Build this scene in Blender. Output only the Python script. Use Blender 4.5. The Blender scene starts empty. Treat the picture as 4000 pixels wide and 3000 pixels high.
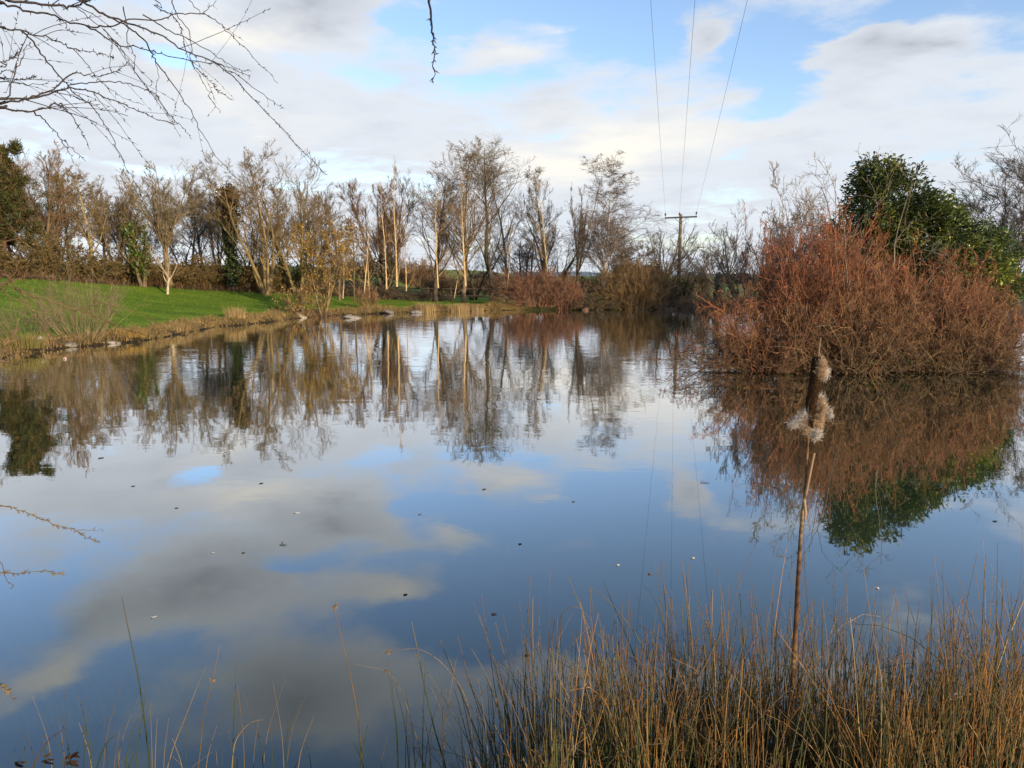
import bpy, math, random
import numpy as np
from mathutils import Vector

rng = np.random.default_rng(11)
random.seed(5)
R = math.radians
sc = bpy.context.scene
COL = sc.collection
pi = math.pi

# ------------------------------------------------------------------ camera model
CAMH, FPX, PITCH = 2.4, 2773.0, R(8.7)
CP, SP = math.cos(PITCH), math.sin(PITCH)
CAM = np.array([0.0, 0.0, CAMH])

def ray(px, py):
    a, b = (px - 2000) / FPX, (1500 - py) / FPX
    return np.array([a, CP + b * SP, -SP + b * CP])

def at(px, py, Y):
    d = ray(px, py)
    return CAM + d * (Y / d[1])

def wl(px, py):
    d = ray(px, py)
    p = CAM + d * (-CAMH / d[2])
    return (p[0], p[1])

# ------------------------------------------------------------------ terrain
SHORE = [(-16.0, 16.5), (-17.5, 12), (-18, 7), (-14, 3.4), (-8, 2.5), (-3, 2.35), (-0.6, 2.4), (0.2, 2.75), (1.2, 2.95), (3.2, 2.9),
         (6, 2.6), (12, 2.7), (19, 5), (26, 12), (30, 22), (31, 32), wl(4060, 1236), wl(3900, 1226), wl(3600, 1216), wl(3200, 1208),
         wl(2850, 1205), wl(2650, 1206), wl(2500, 1208), wl(2300, 1210), wl(2140, 1211), wl(2000, 1212), wl(1880, 1214), wl(1760, 1217), wl(1600, 1221),
         wl(1480, 1225), wl(1400, 1229), wl(1300, 1233), wl(1240, 1238), wl(1160, 1244), wl(1090, 1254), wl(1010, 1262), wl(940, 1271),
         wl(850, 1276), wl(780, 1290), wl(700, 1305), wl(620, 1322), wl(540, 1334), wl(440, 1344), wl(340, 1352), wl(240, 1361),
         wl(180, 1369), wl(90, 1385), wl(0, 1402), wl(-200, 1440)]
ISLE = [(6.1, 18.7), (6.9, 18.1), (8.1, 17.9), (9.4, 17.9), (10.8, 18.0), (11.9, 18.2), (12.5, 18.7), (12.6, 19.6), (12.0, 20.8), (10.6, 21.3), (8.8, 21.4), (7.1, 21.0), (6.2, 20.0), (5.9, 19.3)]

def poly_sd(x, y, poly):
    """distance to polygon edge, negative inside"""
    p = np.stack([x, y], -1)
    n = len(poly)
    d2 = np.full(x.shape, 1e18)
    inside = np.zeros(x.shape, bool)
    for i in range(n):
        a, b = np.array(poly[i]), np.array(poly[(i + 1) % n])
        ab = b - a
        t = np.clip(((p - a) @ ab) / (ab @ ab), 0, 1)
        q = p - a - t[..., None] * ab
        d2 = np.minimum(d2, (q ** 2).sum(-1))
        c = ((a[1] > y) != (b[1] > y)) & (x < (b[0] - a[0]) * (y - a[1]) / (b[1] - a[1] + 1e-12) + a[0])
        inside ^= c
    d = np.sqrt(d2)
    return np.where(inside, -d, d)

def sm(a, b, x):
    t = np.clip((x - a) / (b - a), 0, 1)
    return t * t * (3 - 2 * t)

def wob(x, y):
    return (np.sin(x * 1.7 + np.cos(y * 1.3) * 1.4) + np.sin(y * 2.1 + x * .6) + .6 * np.sin(x * 4.3 + 1.2) * np.cos(y * 3.7)) / 2.6

def shore_d(x, y):
    x = np.asarray(x, float); y = np.asarray(y, float)
    dp = poly_sd(x, y, SHORE)
    di = poly_sd(x, y, ISLE)
    return np.where(dp < 0, np.maximum(dp, -di), dp)

def ground_z(x, y, d=None):
    x = np.asarray(x, float); y = np.asarray(y, float)
    if d is None:
        d = shore_d(x, y)
    dw = d + (.14 * wob(x, y) + .10 * wob(x * 2.7 + 3, y * 2.3)) * sm(-1, 0, d)
    z = np.where(dw < 0, np.maximum(-.7, dw * .7), .06 + .26 * sm(0, .55, dw))
    land = np.maximum(0, d - .6)
    slope = np.interp(x, [-60, -28, -21, -16, -11.5, -8], [.205, .20, .122, .080, .026, .0])
    rise = slope * land
    rise = 3.4 * (1 - np.exp(-rise / 3.4 * 1.05)) * np.clip(sm(8, 16, y), 0, 1)
    z = z + np.where(d > 0, rise, 0)
    near = sm(6, 3, y) * sm(.1, 1.5, d)
    z = z + .42 * near
    z = z + np.where(d > .5, .03 * wob(x * .7, y * .7), 0)
    far = np.hypot(x, y)
    z = z + sm(90, 420, far) * 1.0 - sm(55, 90, y) * .25 * sm(-15, 0, x)
    return z

def gz(x, y):
    return float(ground_z(np.array([x]), np.array([y]))[0])

# ------------------------------------------------------------------ tagging and mesh helpers
def tag(o, label=None, cat=None, group=None, kind=None):
    if label: o['label'] = label
    if cat: o['category'] = cat
    if group: o['group'] = group
    if kind: o['kind'] = kind
    return o

def empty(name, loc, label, cat, group=None):
    o = bpy.data.objects.new(name, None)
    o.location = loc
    o.empty_display_size = .2
    COL.objects.link(o)
    return tag(o, label, cat, group)

class MB:
    """collects vertices / faces / a colour per vertex, links them as one mesh object"""
    def __init__(self):
        self.v, self.q, self.t, self.c, self.n = [], [], [], [], 0
    def add(self, v, q=None, t=None, c=(.5, .5, .5)):
        v = np.asarray(v, np.float32).reshape(-1, 3)
        if q is not None and len(q): self.q.append(np.asarray(q, np.int64).reshape(-1, 4) + self.n)
        if t is not None and len(t): self.t.append(np.asarray(t, np.int64).reshape(-1, 3) + self.n)
        c = np.asarray(c, np.float32)
        if c.ndim == 1: c = np.tile(c, (len(v), 1))
        self.v.append(v); self.c.append(c); self.n += len(v)
        return self
    def build(self, name, mat, parent=None, smooth=True, origin=None):
        V = np.concatenate(self.v) if self.v else np.zeros((0, 3), np.float32)
        if origin is None and parent is not None: origin = parent.get('_o')
        org = np.array(origin, np.float32) if origin is not None else np.zeros(3, np.float32)
        V = V - org
        Q = np.concatenate(self.q) if self.q else np.zeros((0, 4), np.int64)
        T = np.concatenate(self.t) if self.t else np.zeros((0, 3), np.int64)
        me = bpy.data.meshes.new(name)
        nq, nt = len(Q), len(T)
        me.vertices.add(len(V)); me.loops.add(nq * 4 + nt * 3); me.polygons.add(nq + nt)
        me.vertices.foreach_set('co', V.ravel())
        me.loops.foreach_set('vertex_index', np.concatenate([Q.ravel(), T.ravel()]).astype(np.int32))
        me.polygons.foreach_set('loop_start', np.concatenate([np.arange(nq) * 4, nq * 4 + np.arange(nt) * 3]).astype(np.int32))
        me.polygons.foreach_set('use_smooth', np.full(nq + nt, smooth))
        ca = me.color_attributes.new('Col', 'FLOAT_COLOR', 'POINT')
        cc = np.concatenate(self.c) if self.c else np.zeros((0, 3), np.float32)
        ca.data.foreach_set('color', np.concatenate([cc, np.ones((len(cc), 1), np.float32)], 1).ravel())
        me.update(calc_edges=True)
        me.materials.append(mat)
        o = bpy.data.objects.new(name, me)
        COL.objects.link(o)
        if parent is not None:
            o.parent = parent
        elif origin is not None:
            o.location = [float(v) for v in origin]
        return o

def norm(a):
    return a / np.maximum(np.linalg.norm(a, axis=-1, keepdims=True), 1e-9)

def tubes(mb, pts, rad, k, col, cap=False):
    """pts (M,n,3), rad (M,n), col (M,3) or (3,) or (M,n,3)"""
    pts = np.asarray(pts, float); rad = np.asarray(rad, float)
    M, n, _ = pts.shape
    if M == 0: return
    tan = np.empty_like(pts)
    tan[:, 1:-1] = pts[:, 2:] - pts[:, :-2]
    tan[:, 0] = pts[:, 1] - pts[:, 0]
    tan[:, -1] = pts[:, -1] - pts[:, -2]
    tan = norm(tan)
    md = np.abs(norm(pts[:, -1] - pts[:, 0]))
    ref = np.eye(3)[np.argmin(md, 1)][:, None, :]
    u = norm(np.cross(tan, ref)); w = np.cross(tan, u)
    th = np.arange(k) * 2 * pi / k
    ring = pts[:, :, None, :] + rad[:, :, None, None] * (u[:, :, None, :] * np.cos(th)[None, None, :, None] + w[:, :, None, :] * np.sin(th)[None, None, :, None])
    idx = np.arange(M * n * k).reshape(M, n, k)
    a = idx[:, :-1, :]; b = np.roll(a, -1, 2); d = idx[:, 1:, :]; c = np.roll(d, -1, 2)
    q = np.stack([a, b, c, d], -1).reshape(-1, 4)
    col = np.asarray(col, float)
    if col.ndim == 1: col = np.tile(col, (M, 1))
    if col.ndim == 2: col = np.repeat(col[:, None, :], n, 1)
    cv = np.repeat(col[:, :, None, :], k, 2).reshape(-1, 3)
    t = None
    if cap:
        e = idx[:, -1, :]; t = [[e[m, 0], e[m, j], e[m, j + 1]] for m in range(M) for j in range(1, k - 1)]
        s = idx[:, 0, :]; t += [[s[m, 0], s[m, j + 1], s[m, j]] for m in range(M) for j in range(1, k - 1)]
    mb.add(ring.reshape(-1, 3), q, t, cv)

def jit(col, n, s=.18, g=None):
    g = g or rng
    f = 1 + s * g.standard_normal((n, 1)) + s * .25 * g.standard_normal((n, 3))
    return np.clip(np.asarray(col)[None] * np.clip(f, .4, 1.8), .003, .9)

def leaves(mb, cen, size, aspect, col, upbias=.3, outdir=None, fold=True, sj=.3):
    """cen (N,3): a leaf blade (six vertices, two quads folded at the midrib) at each centre"""
    cen = np.asarray(cen, float); N = len(cen)
    if N == 0: return
    d = norm(rng.standard_normal((N, 3)) + (0 if outdir is None else outdir * 1.6))
    nrm = rng.standard_normal((N, 3)); nrm[:, 2] += upbias * 4
    s = norm(np.cross(d, nrm)); up = np.cross(s, d)
    L = (size * np.clip(1 + sj * rng.standard_normal(N), .45, 1.8))[:, None]
    W = L * aspect
    lift = .22 if fold else 0.0
    p0 = cen; p3 = cen + d * L - up * L * .12
    m1 = cen + d * L * .33; m2 = cen + d * L * .7
    v = np.stack([p0, m1 + s * W * .5 + up * W * lift, m2 + s * W * .42 + up * W * lift, p3, m2 - s * W * .42 + up * W * lift, m1 - s * W * .5 + up * W * lift], 1)
    i = np.arange(N)[:, None] * 6
    q = np.concatenate([i + np.array([[0, 1, 2, 3]]), i + np.array([[0, 3, 4, 5]])])
    col = np.asarray(col, float)
    if col.ndim == 1: col = np.tile(col, (N, 1))
    mb.add(v.reshape(-1, 3), q, None, np.repeat(col, 6, 0))

def blades(mb, base, h, w, lean, col, n=4, tipcol=None, curve=1.0):
    """flat grass blades: base (N,3), h (N,), lean (N,2) horizontal offset of the tip"""
    N = len(base)
    h = np.asarray(h, float); t = np.linspace(0, 1, n)
    off = lean[:, None, :] * (t[None, :, None] ** (1 + curve))
    z = h[:, None] * (t[None] - .18 * curve * np.minimum(1, np.hypot(lean[:, 0], lean[:, 1]) / np.maximum(h, .01))[:, None] * t[None] ** 3)
    pts = np.concatenate([base[:, None, :2] + off, (base[:, 2:3] + z)[:, :, None]], 2)
    a = rng.uniform(0, 2 * pi, N); s = np.stack([np.cos(a), np.sin(a), 0 * a], 1)
    ww = w * (1 - t ** 1.5 * .92)
    L = pts - s[:, None, :] * ww[None, :, None] / 2; Rr = pts + s[:, None, :] * ww[None, :, None] / 2
    v = np.stack([L, Rr], 2)
    idx = np.arange(N * n * 2).reshape(N, n, 2)
    q = np.stack([idx[:, :-1, 0], idx[:, :-1, 1], idx[:, 1:, 1], idx[:, 1:, 0]], -1)
    col = np.asarray(col, float)
    if col.ndim == 1: col = np.tile(col, (N, 1))
    c = np.repeat(col[:, None], n, 1)
    if tipcol is not None:
        c = c * (1 - t[None, :, None] ** 1.5) + np.asarray(tipcol)[None, None] * t[None, :, None] ** 1.5
    mb.add(v.reshape(-1, 3), q, None, np.repeat(c[:, :, None], 2, 2).reshape(-1, 3))

# ------------------------------------------------------------------ materials
def mat_new(name):
    m = bpy.data.materials.new(name); m.use_nodes = True
    nt = m.node_tree; nt.nodes.clear()
    out = nt.nodes.new('ShaderNodeOutputMaterial')
    return m, nt, out

class NT:
    def __init__(s, nt): s.nt = nt
    def n(s, typ, **kw):
        x = s.nt.nodes.new(typ)
        for k, v in kw.items():
            if hasattr(x, k): setattr(x, k, v)
        return x
    def link(s, a, b): s.nt.links.new(a, b)
    def setin(s, sock, v):
        if isinstance(v, bpy.types.NodeSocket): s.link(v, sock)
        else: sock.default_value = v
    def math(s, op, a, b=0.0, c=None, clamp=False):
        x = s.n('ShaderNodeMath', operation=op, use_clamp=clamp)
        s.setin(x.inputs[0], a); s.setin(x.inputs[1], b)
        if c is not None: s.setin(x.inputs[2], c)
        return x.outputs[0]
    def noise(s, vec, scale, detail=4, rough=.55, dist=0.0):
        x = s.n('ShaderNodeTexNoise')
        if vec is not None: s.link(vec, x.inputs['Vector'])
        x.inputs['Scale'].default_value = scale; x.inputs['Detail'].default_value = detail
        x.inputs['Roughness'].default_value = rough; x.inputs['Distortion'].default_value = dist
        return x
    def mix(s, f, a, b, blend='MIX'):
        x = s.n('ShaderNodeMix', data_type='RGBA', blend_type=blend)
        s.setin(x.inputs['Factor'], f); s.setin(x.inputs[6], a); s.setin(x.inputs[7], b)
        return x.outputs[2]
    def rng(s, v, a, b, c=0.0, d=1.0, smooth=True):
        x = s.n('ShaderNodeMapRange', interpolation_type='SMOOTHSTEP' if smooth else 'LINEAR')
        s.setin(x.inputs['Value'], v)
        x.inputs['From Min'].default_value = a; x.inputs['From Max'].default_value = b
        x.inputs['To Min'].default_value = c; x.inputs['To Max'].default_value = d
        return x.outputs[0]

def attr_mat(name, rough=.85, nscale=9.0, namt=.35, spec=.2, bump=0.0, transl=0.0, dark=None, dscale=6.0, stretch=(1, 1, 1)):
    """plant material: the colour stored on each stem or leaf, broken up by noise"""
    m, nt, out = mat_new(name); g = NT(nt)
    a = g.n('ShaderNodeAttribute', attribute_name='Col')
    tc = g.n('ShaderNodeTexCoord')
    mp = g.n('ShaderNodeMapping'); mp.inputs['Scale'].default_value = stretch
    g.link(tc.outputs['Object'], mp.inputs['Vector'])
    nz = g.noise(mp.outputs[0], nscale, 5, .6)
    f = g.rng(nz.outputs['Fac'], .3, .7, 1 - namt, 1 + namt)
    col = g.mix(1.0, a.outputs['Color'], f, 'MULTIPLY')
    if dark is not None:
        n2 = g.noise(mp.outputs[0], dscale, 3, .7)
        k = g.rng(n2.outputs['Fac'], .53, .61)
        col = g.mix(k, col, (*dark, 1))
    b = g.n('ShaderNodeBsdfPrincipled')
    g.link(col, b.inputs['Base Color']); b.inputs['Roughness'].default_value = rough
    b.inputs['Specular IOR Level'].default_value = spec
    if bump > 0:
        bp = g.n('ShaderNodeBump'); bp.inputs['Strength'].default_value = bump; bp.inputs['Distance'].default_value = .02
        g.link(nz.outputs['Fac'], bp.inputs['Height']); g.link(bp.outputs[0], b.inputs['Normal'])
    sh = b.outputs[0]
    if transl > 0:
        t = g.n('ShaderNodeBsdfTranslucent'); g.link(col, t.inputs['Color'])
        ms = g.n('ShaderNodeMixShader'); ms.inputs[0].default_value = transl
        g.link(sh, ms.inputs[1]); g.link(t.outputs[0], ms.inputs[2]); sh = ms.outputs[0]
    g.link(sh, out.inputs['Surface'])
    return m

M_TWIG = attr_mat('twig_bark', .85, 3.0, .25)
M_BARK = attr_mat('trunk_bark', .9, 7.0, .4, .15, .6, stretch=(1, 1, .35))
M_BIRCH = attr_mat('birch_bark', .7, 5.0, .15, .2, .3, dark=(.04, .035, .03), dscale=7.0, stretch=(1, 1, 2.6))
M_LEAF = attr_mat('glossy_leaf', .38, 6.0, .25, .5, transl=.18)
M_DRYLEAF = attr_mat('dry_leaf', .8, 6.0, .3, .15, transl=.25)
M_NEEDLE = attr_mat('conifer_needle', .7, 4.0, .35, .2, transl=.1)
M_GRASS = attr_mat('grass_blade', .75, 1.6, .25, .2, transl=.3)
M_RUSH = attr_mat('rush_stem_skin', .55, 14.0, .25, .35, stretch=(1, 1, .3))
M_BLOTCH = attr_mat('blotched_stem', .6, 30.0, .3, .3, 0, 0, (.085, .040, .016), 16.0, (1, 1, .30))
M_STONE = attr_mat('lichened_stone', .9, 9.0, .45, .2, .8)
M_WOOD = attr_mat('weathered_wood', .85, 9.0, .4, .2, .6, stretch=(1, 1, .15))
M_METAL = attr_mat('galvanised_steel', .6, 12.0, .2, .4)
M_GLAZE = attr_mat('brown_glazed_porcelain', .25, 12.0, .15, .6)
M_PAINT = attr_mat('float_plastic', .45, 12.0, .1, .5)
M_FLUFF = attr_mat('seed_fluff', .95, 60.0, .25, .05, transl=.3)
M_WALL = attr_mat('render_wall', .9, 3.0, .1, .2)

def ground_mat():
    m, nt, out = mat_new('ground_turf'); g = NT(nt)
    a = g.n('ShaderNodeAttribute', attribute_name='Col')
    sep = g.n('ShaderNodeSeparateColor'); g.link(a.outputs['Color'], sep.inputs[0])
    geo = g.n('ShaderNodeNewGeometry'); P = geo.outputs['Position']
    mp = g.n('ShaderNodeMapping'); mp.inputs['Scale'].default_value = (.5, 1.2, 1); g.link(P, mp.inputs['Vector'])
    big = g.noise(mp.outputs[0], .55, 4, .6); fine = g.noise(P, 7.0, 5, .7)
    lush = g.mix(g.rng(big.outputs['Fac'], .35, .65), (.10, .175, .013, 1), (.195, .27, .022, 1))
    lush = g.mix(g.rng(fine.outputs['Fac'], .3, .7, .0, .45), lush, (.07, .125, .012, 1))
    wear = g.noise(mp.outputs[0], 1.7, 4, .6)
    lush = g.mix(g.rng(wear.outputs['Fac'], .56, .74, 0, .55), lush, (.15, .145, .035, 1))
    mud = g.mix(g.rng(fine.outputs['Fac'], .35, .7), (.018, .014, .009, 1), (.055, .040, .022, 1))
    straw = g.mix(g.rng(fine.outputs['Fac'], .3, .65), (.045, .034, .017, 1), (.20, .145, .065, 1))
    litter = g.mix(g.rng(fine.outputs['Fac'], .3, .65), (.022, .017, .010, 1), (.085, .058, .028, 1))
    py = g.n('ShaderNodeSeparateXYZ'); g.link(P, py.inputs[0])
    lush = g.mix(g.rng(py.outputs[1], 62, 95, 0, .75), lush, (.17, .20, .07, 1))
    c = g.mix(sep.outputs[0], lush, straw)
    c = g.mix(sep.outputs[1], c, mud)
    c = g.mix(sep.outputs[2], c, litter)
    b = g.n('ShaderNodeBsdfPrincipled'); g.link(c, b.inputs['Base Color']); b.inputs['Roughness'].default_value = .95
    b.inputs['Specular IOR Level'].default_value = .1
    bp = g.n('ShaderNodeBump'); bp.inputs['Strength'].default_value = .8; bp.inputs['Distance'].default_value = .06
    g.link(fine.outputs['Fac'], bp.inputs['Height']); g.link(bp.outputs[0], b.inputs['Normal'])
    g.link(b.outputs[0], out.inputs['Surface'])
    return m

def water_mat():
    m, nt, out = mat_new('pond_water'); g = NT(nt)
    geo = g.n('ShaderNodeNewGeometry'); P = geo.outputs['Position']
    # ripples: a soft swell, a finer chop that lives in patches further out
    mp = g.n('ShaderNodeMapping'); mp.inputs['Scale'].default_value = (.75, 1.25, 1); g.link(P, mp.inputs['Vector'])
    n1 = g.noise(mp.outputs[0], 1.1, 3, .5, .6); n2 = g.noise(mp.outputs[0], 5.5, 3, .55, .4)
    patch = g.noise(P, .13, 2, .5)
    sepp = g.n('ShaderNodeSeparateXYZ'); g.link(P, sepp.inputs[0])
    far = g.rng(sepp.outputs[1], 4, 22, .12, 1.0)
    pk = g.math('MULTIPLY', g.rng(patch.outputs['Fac'], .35, .65, .45, 1.0), far)
    h = g.math('ADD', g.math('MULTIPLY', n1.outputs['Fac'], g.math('MULTIPLY', pk, RIP1)), g.math('MULTIPLY', n2.outputs['Fac'], g.math('MULTIPLY', pk, RIP2)))
    bp = g.n('ShaderNodeBump'); bp.inputs['Strength'].default_value = 1.0; bp.inputs['Distance'].default_value = 1.0
    g.link(h, bp.inputs['Height'])
    lw = g.n('ShaderNodeLayerWeight'); lw.inputs['Blend'].default_value = .5
    cr = g.n('ShaderNodeFloatCurve'); c = cr.mapping.curves[0]
    pts = WATER_CURVE
    c.points[0].location = pts[0]; c.points[1].location = pts[-1]
    for p in pts[1:-1]: c.points.new(*p)
    cr.mapping.update()
    g.link(lw.outputs['Facing'], cr.inputs['Value'])
    gl = g.n('ShaderNodeBsdfGlossy'); gl.inputs['Roughness'].default_value = .015; gl.inputs['Color'].default_value = (.97, .98, 1, 1)
    g.link(bp.outputs[0], gl.inputs['Normal'])
    silt = g.noise(P, .35, 4, .6)
    df = g.n('ShaderNodeBsdfDiffuse')
    g.link(g.mix(g.rng(silt.outputs['Fac'], .35, .65), (.024, .040, .017, 1), (.034, .050, .022, 1)), df.inputs['Color'])
    ms = g.n('ShaderNodeMixShader'); g.link(cr.outputs[0], ms.inputs[0]); g.link(df.outputs[0], ms.inputs[1]); g.link(gl.outputs[0], ms.inputs[2])
    g.link(ms.outputs[0], out.inputs['Surface'])
    return m
RIP1, RIP2 = .0085, .0009
WATER_CURVE = [(0, .05), (.3, .09), (.42, .14), (.543, .24), (.69, .47), (.8, .70), (.9, .90), (1, .97)]

# ------------------------------------------------------------------ branching plants
def grow(par_pts, par_rad, cnt, t0, t1, ang, angj, lr, n, wander, up, rr, rmin, fall=.5, lj=.25, tpow=1.0, tip=.3, rmax=9., flat=None):
    M, n0, _ = par_pts.shape
    idx = np.repeat(np.arange(M), cnt); K = len(idx)
    t = t0 + (t1 - t0) * rng.uniform(0, 1, K) ** tpow
    f = t * (n0 - 1); i = np.clip(f.astype(int), 0, n0 - 2); w = (f - i)[:, None]
    a, b = par_pts[idx, i], par_pts[idx, i + 1]
    pos = a + (b - a) * w
    tan = norm(b - a)
    r = par_rad[idx, i] * (1 - w[:, 0]) + par_rad[idx, i + 1] * w[:, 0]
    plen = np.linalg.norm(np.diff(par_pts, axis=1), axis=2).sum(1)[idx]
    perp = norm(np.cross(tan, norm(rng.standard_normal((K, 3)))))
    an = np.radians(ang + angj * rng.standard_normal(K))[:, None]
    d = tan * np.cos(an) + perp * np.sin(an)
    if flat is not None: d[:, 2] *= flat
    L = plen * lr * (1 - fall * (t - t0) / max(t1 - t0, 1e-6)) * np.clip(1 + lj * rng.standard_normal(K), .35, 1.8)
    pts = np.empty((K, n, 3)); pts[:, 0] = pos; p = pos.copy(); d = norm(d)
    for s in range(1, n):
        d = d + wander * rng.standard_normal((K, 3)); d[:, 2] += up; d = norm(d)
        p = p + d * (L / (n - 1))[:, None]; pts[:, s] = p
    r0 = np.clip(r * rr, rmin, rmax)
    rad = r0[:, None] * (1 - (1 - tip) * np.linspace(0, 1, n)[None]); rad = np.maximum(rad, rmin * .7)
    return pts, rad

def stems(bases, dirs, L, n, wander, up, r0, tip=.25):
    K = len(bases); pts = np.empty((K, n, 3)); p = np.array(bases, float); d = norm(np.array(dirs, float)); pts[:, 0] = p
    for s in range(1, n):
        d = d + wander * rng.standard_normal((K, 3)); d[:, 2] += up; d = norm(d)
        p = p + d * (np.asarray(L) / (n - 1))[:, None]; pts[:, s] = p
    rad = np.asarray(r0)[:, None] * (1 - (1 - tip) * np.linspace(0, 1, n)[None])
    rad[:, 0] *= 1.25
    return pts, rad

def skeleton(kind, h, r, rmin, dens=1.0):
    """list of (pts, rad) levels for a tree of height about h with its base at the origin"""
    D = lambda c: max(1, int(round(c * dens)))
    z = np.array([0, 0, 1.0])
    if kind == 'poplar':
        p0 = stems([[0, 0, -.1]], [z], [h * .97], 16, .035, .05, [r], .05)
        l1 = grow(*p0, D(32), .17, .97, 34, 9, .40, 10, .085, .085, .40, rmin * 1.5, .68, .22, .8)
        l2 = grow(*l1, D(7), .15, 1, 34, 11, .42, 7, .12, .08, .48, rmin * 1.1, .5)
        l3 = grow(*l2, D(6), .12, 1, 36, 13, .46, 5, .15, .07, .55, rmin * .9, .4)
        l4 = grow(*l3, D(4), .12, 1, 36, 13, .56, 4, .15, .06, .7, rmin * .72, .3)
        return [p0, l1, l2, l3, l4]
    if kind == 'multi':
        k = 5; a = np.linspace(0, 2 * pi, k, endpoint=False) + rng.uniform(0, 1, k); s = rng.uniform(.12, .40, k)
        s[0] = .05
        p0 = stems(np.stack([.12 * np.cos(a) * r * 6, .12 * np.sin(a) * r * 6, 0 * a - .1], 1), np.stack([np.cos(a) * s, np.sin(a) * s, 1 + 0 * a], 1), h * rng.uniform(.78, 1.0, k), 14, .05, .03, r * rng.uniform(.45, .75, k), .07)
        l1 = grow(*p0, D(13), .18, .98, 28, 9, .44, 10, .085, .06, .42, rmin * 1.5, .6)
        l2 = grow(*l1, D(7), .15, 1, 28, 10, .46, 7, .11, .07, .5, rmin * 1.1, .5)
        l3 = grow(*l2, D(6), .12, 1, 28, 11, .5, 5, .12, .07, .58, rmin * .9, .4)
        l4 = grow(*l3, D(4), .12, 1, 26, 11, .55, 4, .12, .06, .7, rmin * .72, .3)
        return [p0, l1, l2, l3, l4]
    if kind == 'ash':
        p0 = stems([[0, 0, -.1]], [z], [h * .40], 8, .03, .04, [r], .55)
        l1 = grow(*p0, D(13), .5, 1, 26, 10, 1.5, 13, .06, .05, .38, rmin * 2.2, .25, .15)
        l2 = grow(*l1, D(11), .15, .98, 33, 10, .36, 9, .09, .07, .45, rmin * 1.3, .6)
        l3 = grow(*l2, D(7), .15, 1, 34, 11, .44, 6, .12, .07, .55, rmin * .95, .5)
        l4 = grow(*l3, D(6), .15, 1, 34, 11, .5, 4, .12, .06, .7, rmin * .75, .4)
        return [p0, l1, l2, l3, l4]
    if kind == 'birch':
        p0 = stems([[0, 0, -.1]], [np.array([-.05, 0, 1])], [h * .98], 16, .03, .04, [r], .06)
        l1 = grow(*p0, D(38), .2, .98, 34, 8, .36, 10, .07, .05, .36, rmin * 1.3, .66)
        l2 = grow(*l1, D(8), .15, 1, 36, 11, .42, 7, .11, .02, .5, rmin * 1.0, .45)
        l3 = grow(*l2, D(7), .15, 1, 38, 12, .5, 6, .12, -.07, .6, rmin * .85, .3)
        l4 = grow(*l3, D(4), .15, 1, 32, 12, .55, 5, .12, -.12, .7, rmin * .7, .3)
        return [p0, l1, l2, l3, l4]
    if kind == 'round':
        p0 = stems([[0, 0, -.1]], [z], [h * .3], 7, .05, .03, [r], .7)
        l1 = grow(*p0, D(12), .4, 1, 38, 13, 1.9, 11, .09, .06, .5, rmin * 1.8, .1, .2)
        l2 = grow(*l1, D(10), .12, .98, 36, 11, .38, 8, .11, .06, .5, rmin * 1.2, .5)
        l3 = grow(*l2, D(7), .15, 1, 38, 12, .46, 6, .14, .05, .58, rmin * .95, .4)
        l4 = grow(*l3, D(4), .15, 1, 38, 12, .5, 4, .14, .05, .7, rmin * .75, .4)
        return [p0, l1, l2, l3, l4]
    if kind == 'dark':      # crooked spreading stems
        k = 4; a = np.linspace(0, 2 * pi, k, endpoint=False) + rng.uniform(0, 1.5, k); s = rng.uniform(.3, .8, k)
        p0 = stems(np.stack([.1 * np.cos(a), .1 * np.sin(a), 0 * a - .1], 1), np.stack([np.cos(a) * s, np.sin(a) * s, 1 + 0 * a], 1), h * rng.uniform(.7, .95, k), 13, .11, .05, r * rng.uniform(.55, .85, k), .12)
        l1 = grow(*p0, D(10), .2, .98, 45, 14, .46, 9, .15, .05, .48, rmin * 1.6, .5)
        l2 = grow(*l1, D(8), .15, 1, 44, 14, .45, 7, .16, .05, .5, rmin * 1.1, .4)
        l3 = grow(*l2, D(6), .15, 1, 42, 14, .5, 5, .17, .04, .58, rmin * .9, .4)
        l4 = grow(*l3, D(4), .15, 1, 40, 14, .5, 4, .17, .03, .7, rmin * .72, .4)
        return [p0, l1, l2, l3, l4]
    if kind == 'whip':
        p0 = stems([[0, 0, -.1]], [z], [h], 14, .04, .05, [r * .78], .08)
        l1 = grow(*p0, D(16), .14, .97, 50, 14, .22, 8, .13, .05, .34, rmin, .65)
        l2 = grow(*l1, D(5), .2, 1, 38, 13, .42, 5, .13, .05, .6, rmin * .85, .4)
        l3 = grow(*l2, D(4), .2, 1, 36, 13, .5, 4, .13, .05, .7, rmin * .7, .4)
        return [p0, l1, l2, l3]
    raise ValueError(kind)

def fit(levels, height, half):
    allp = np.concatenate([p.reshape(-1, 3) for p, _ in levels])
    zs = height / np.percentile(allp[:, 2], 99.9)
    xs = np.percentile(np.abs(allp[:, 0] - 0), 97.5)
    k = half / xs
    S = np.array([k, k, zs])
    return [(p * S, r) for p, r in levels]

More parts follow.
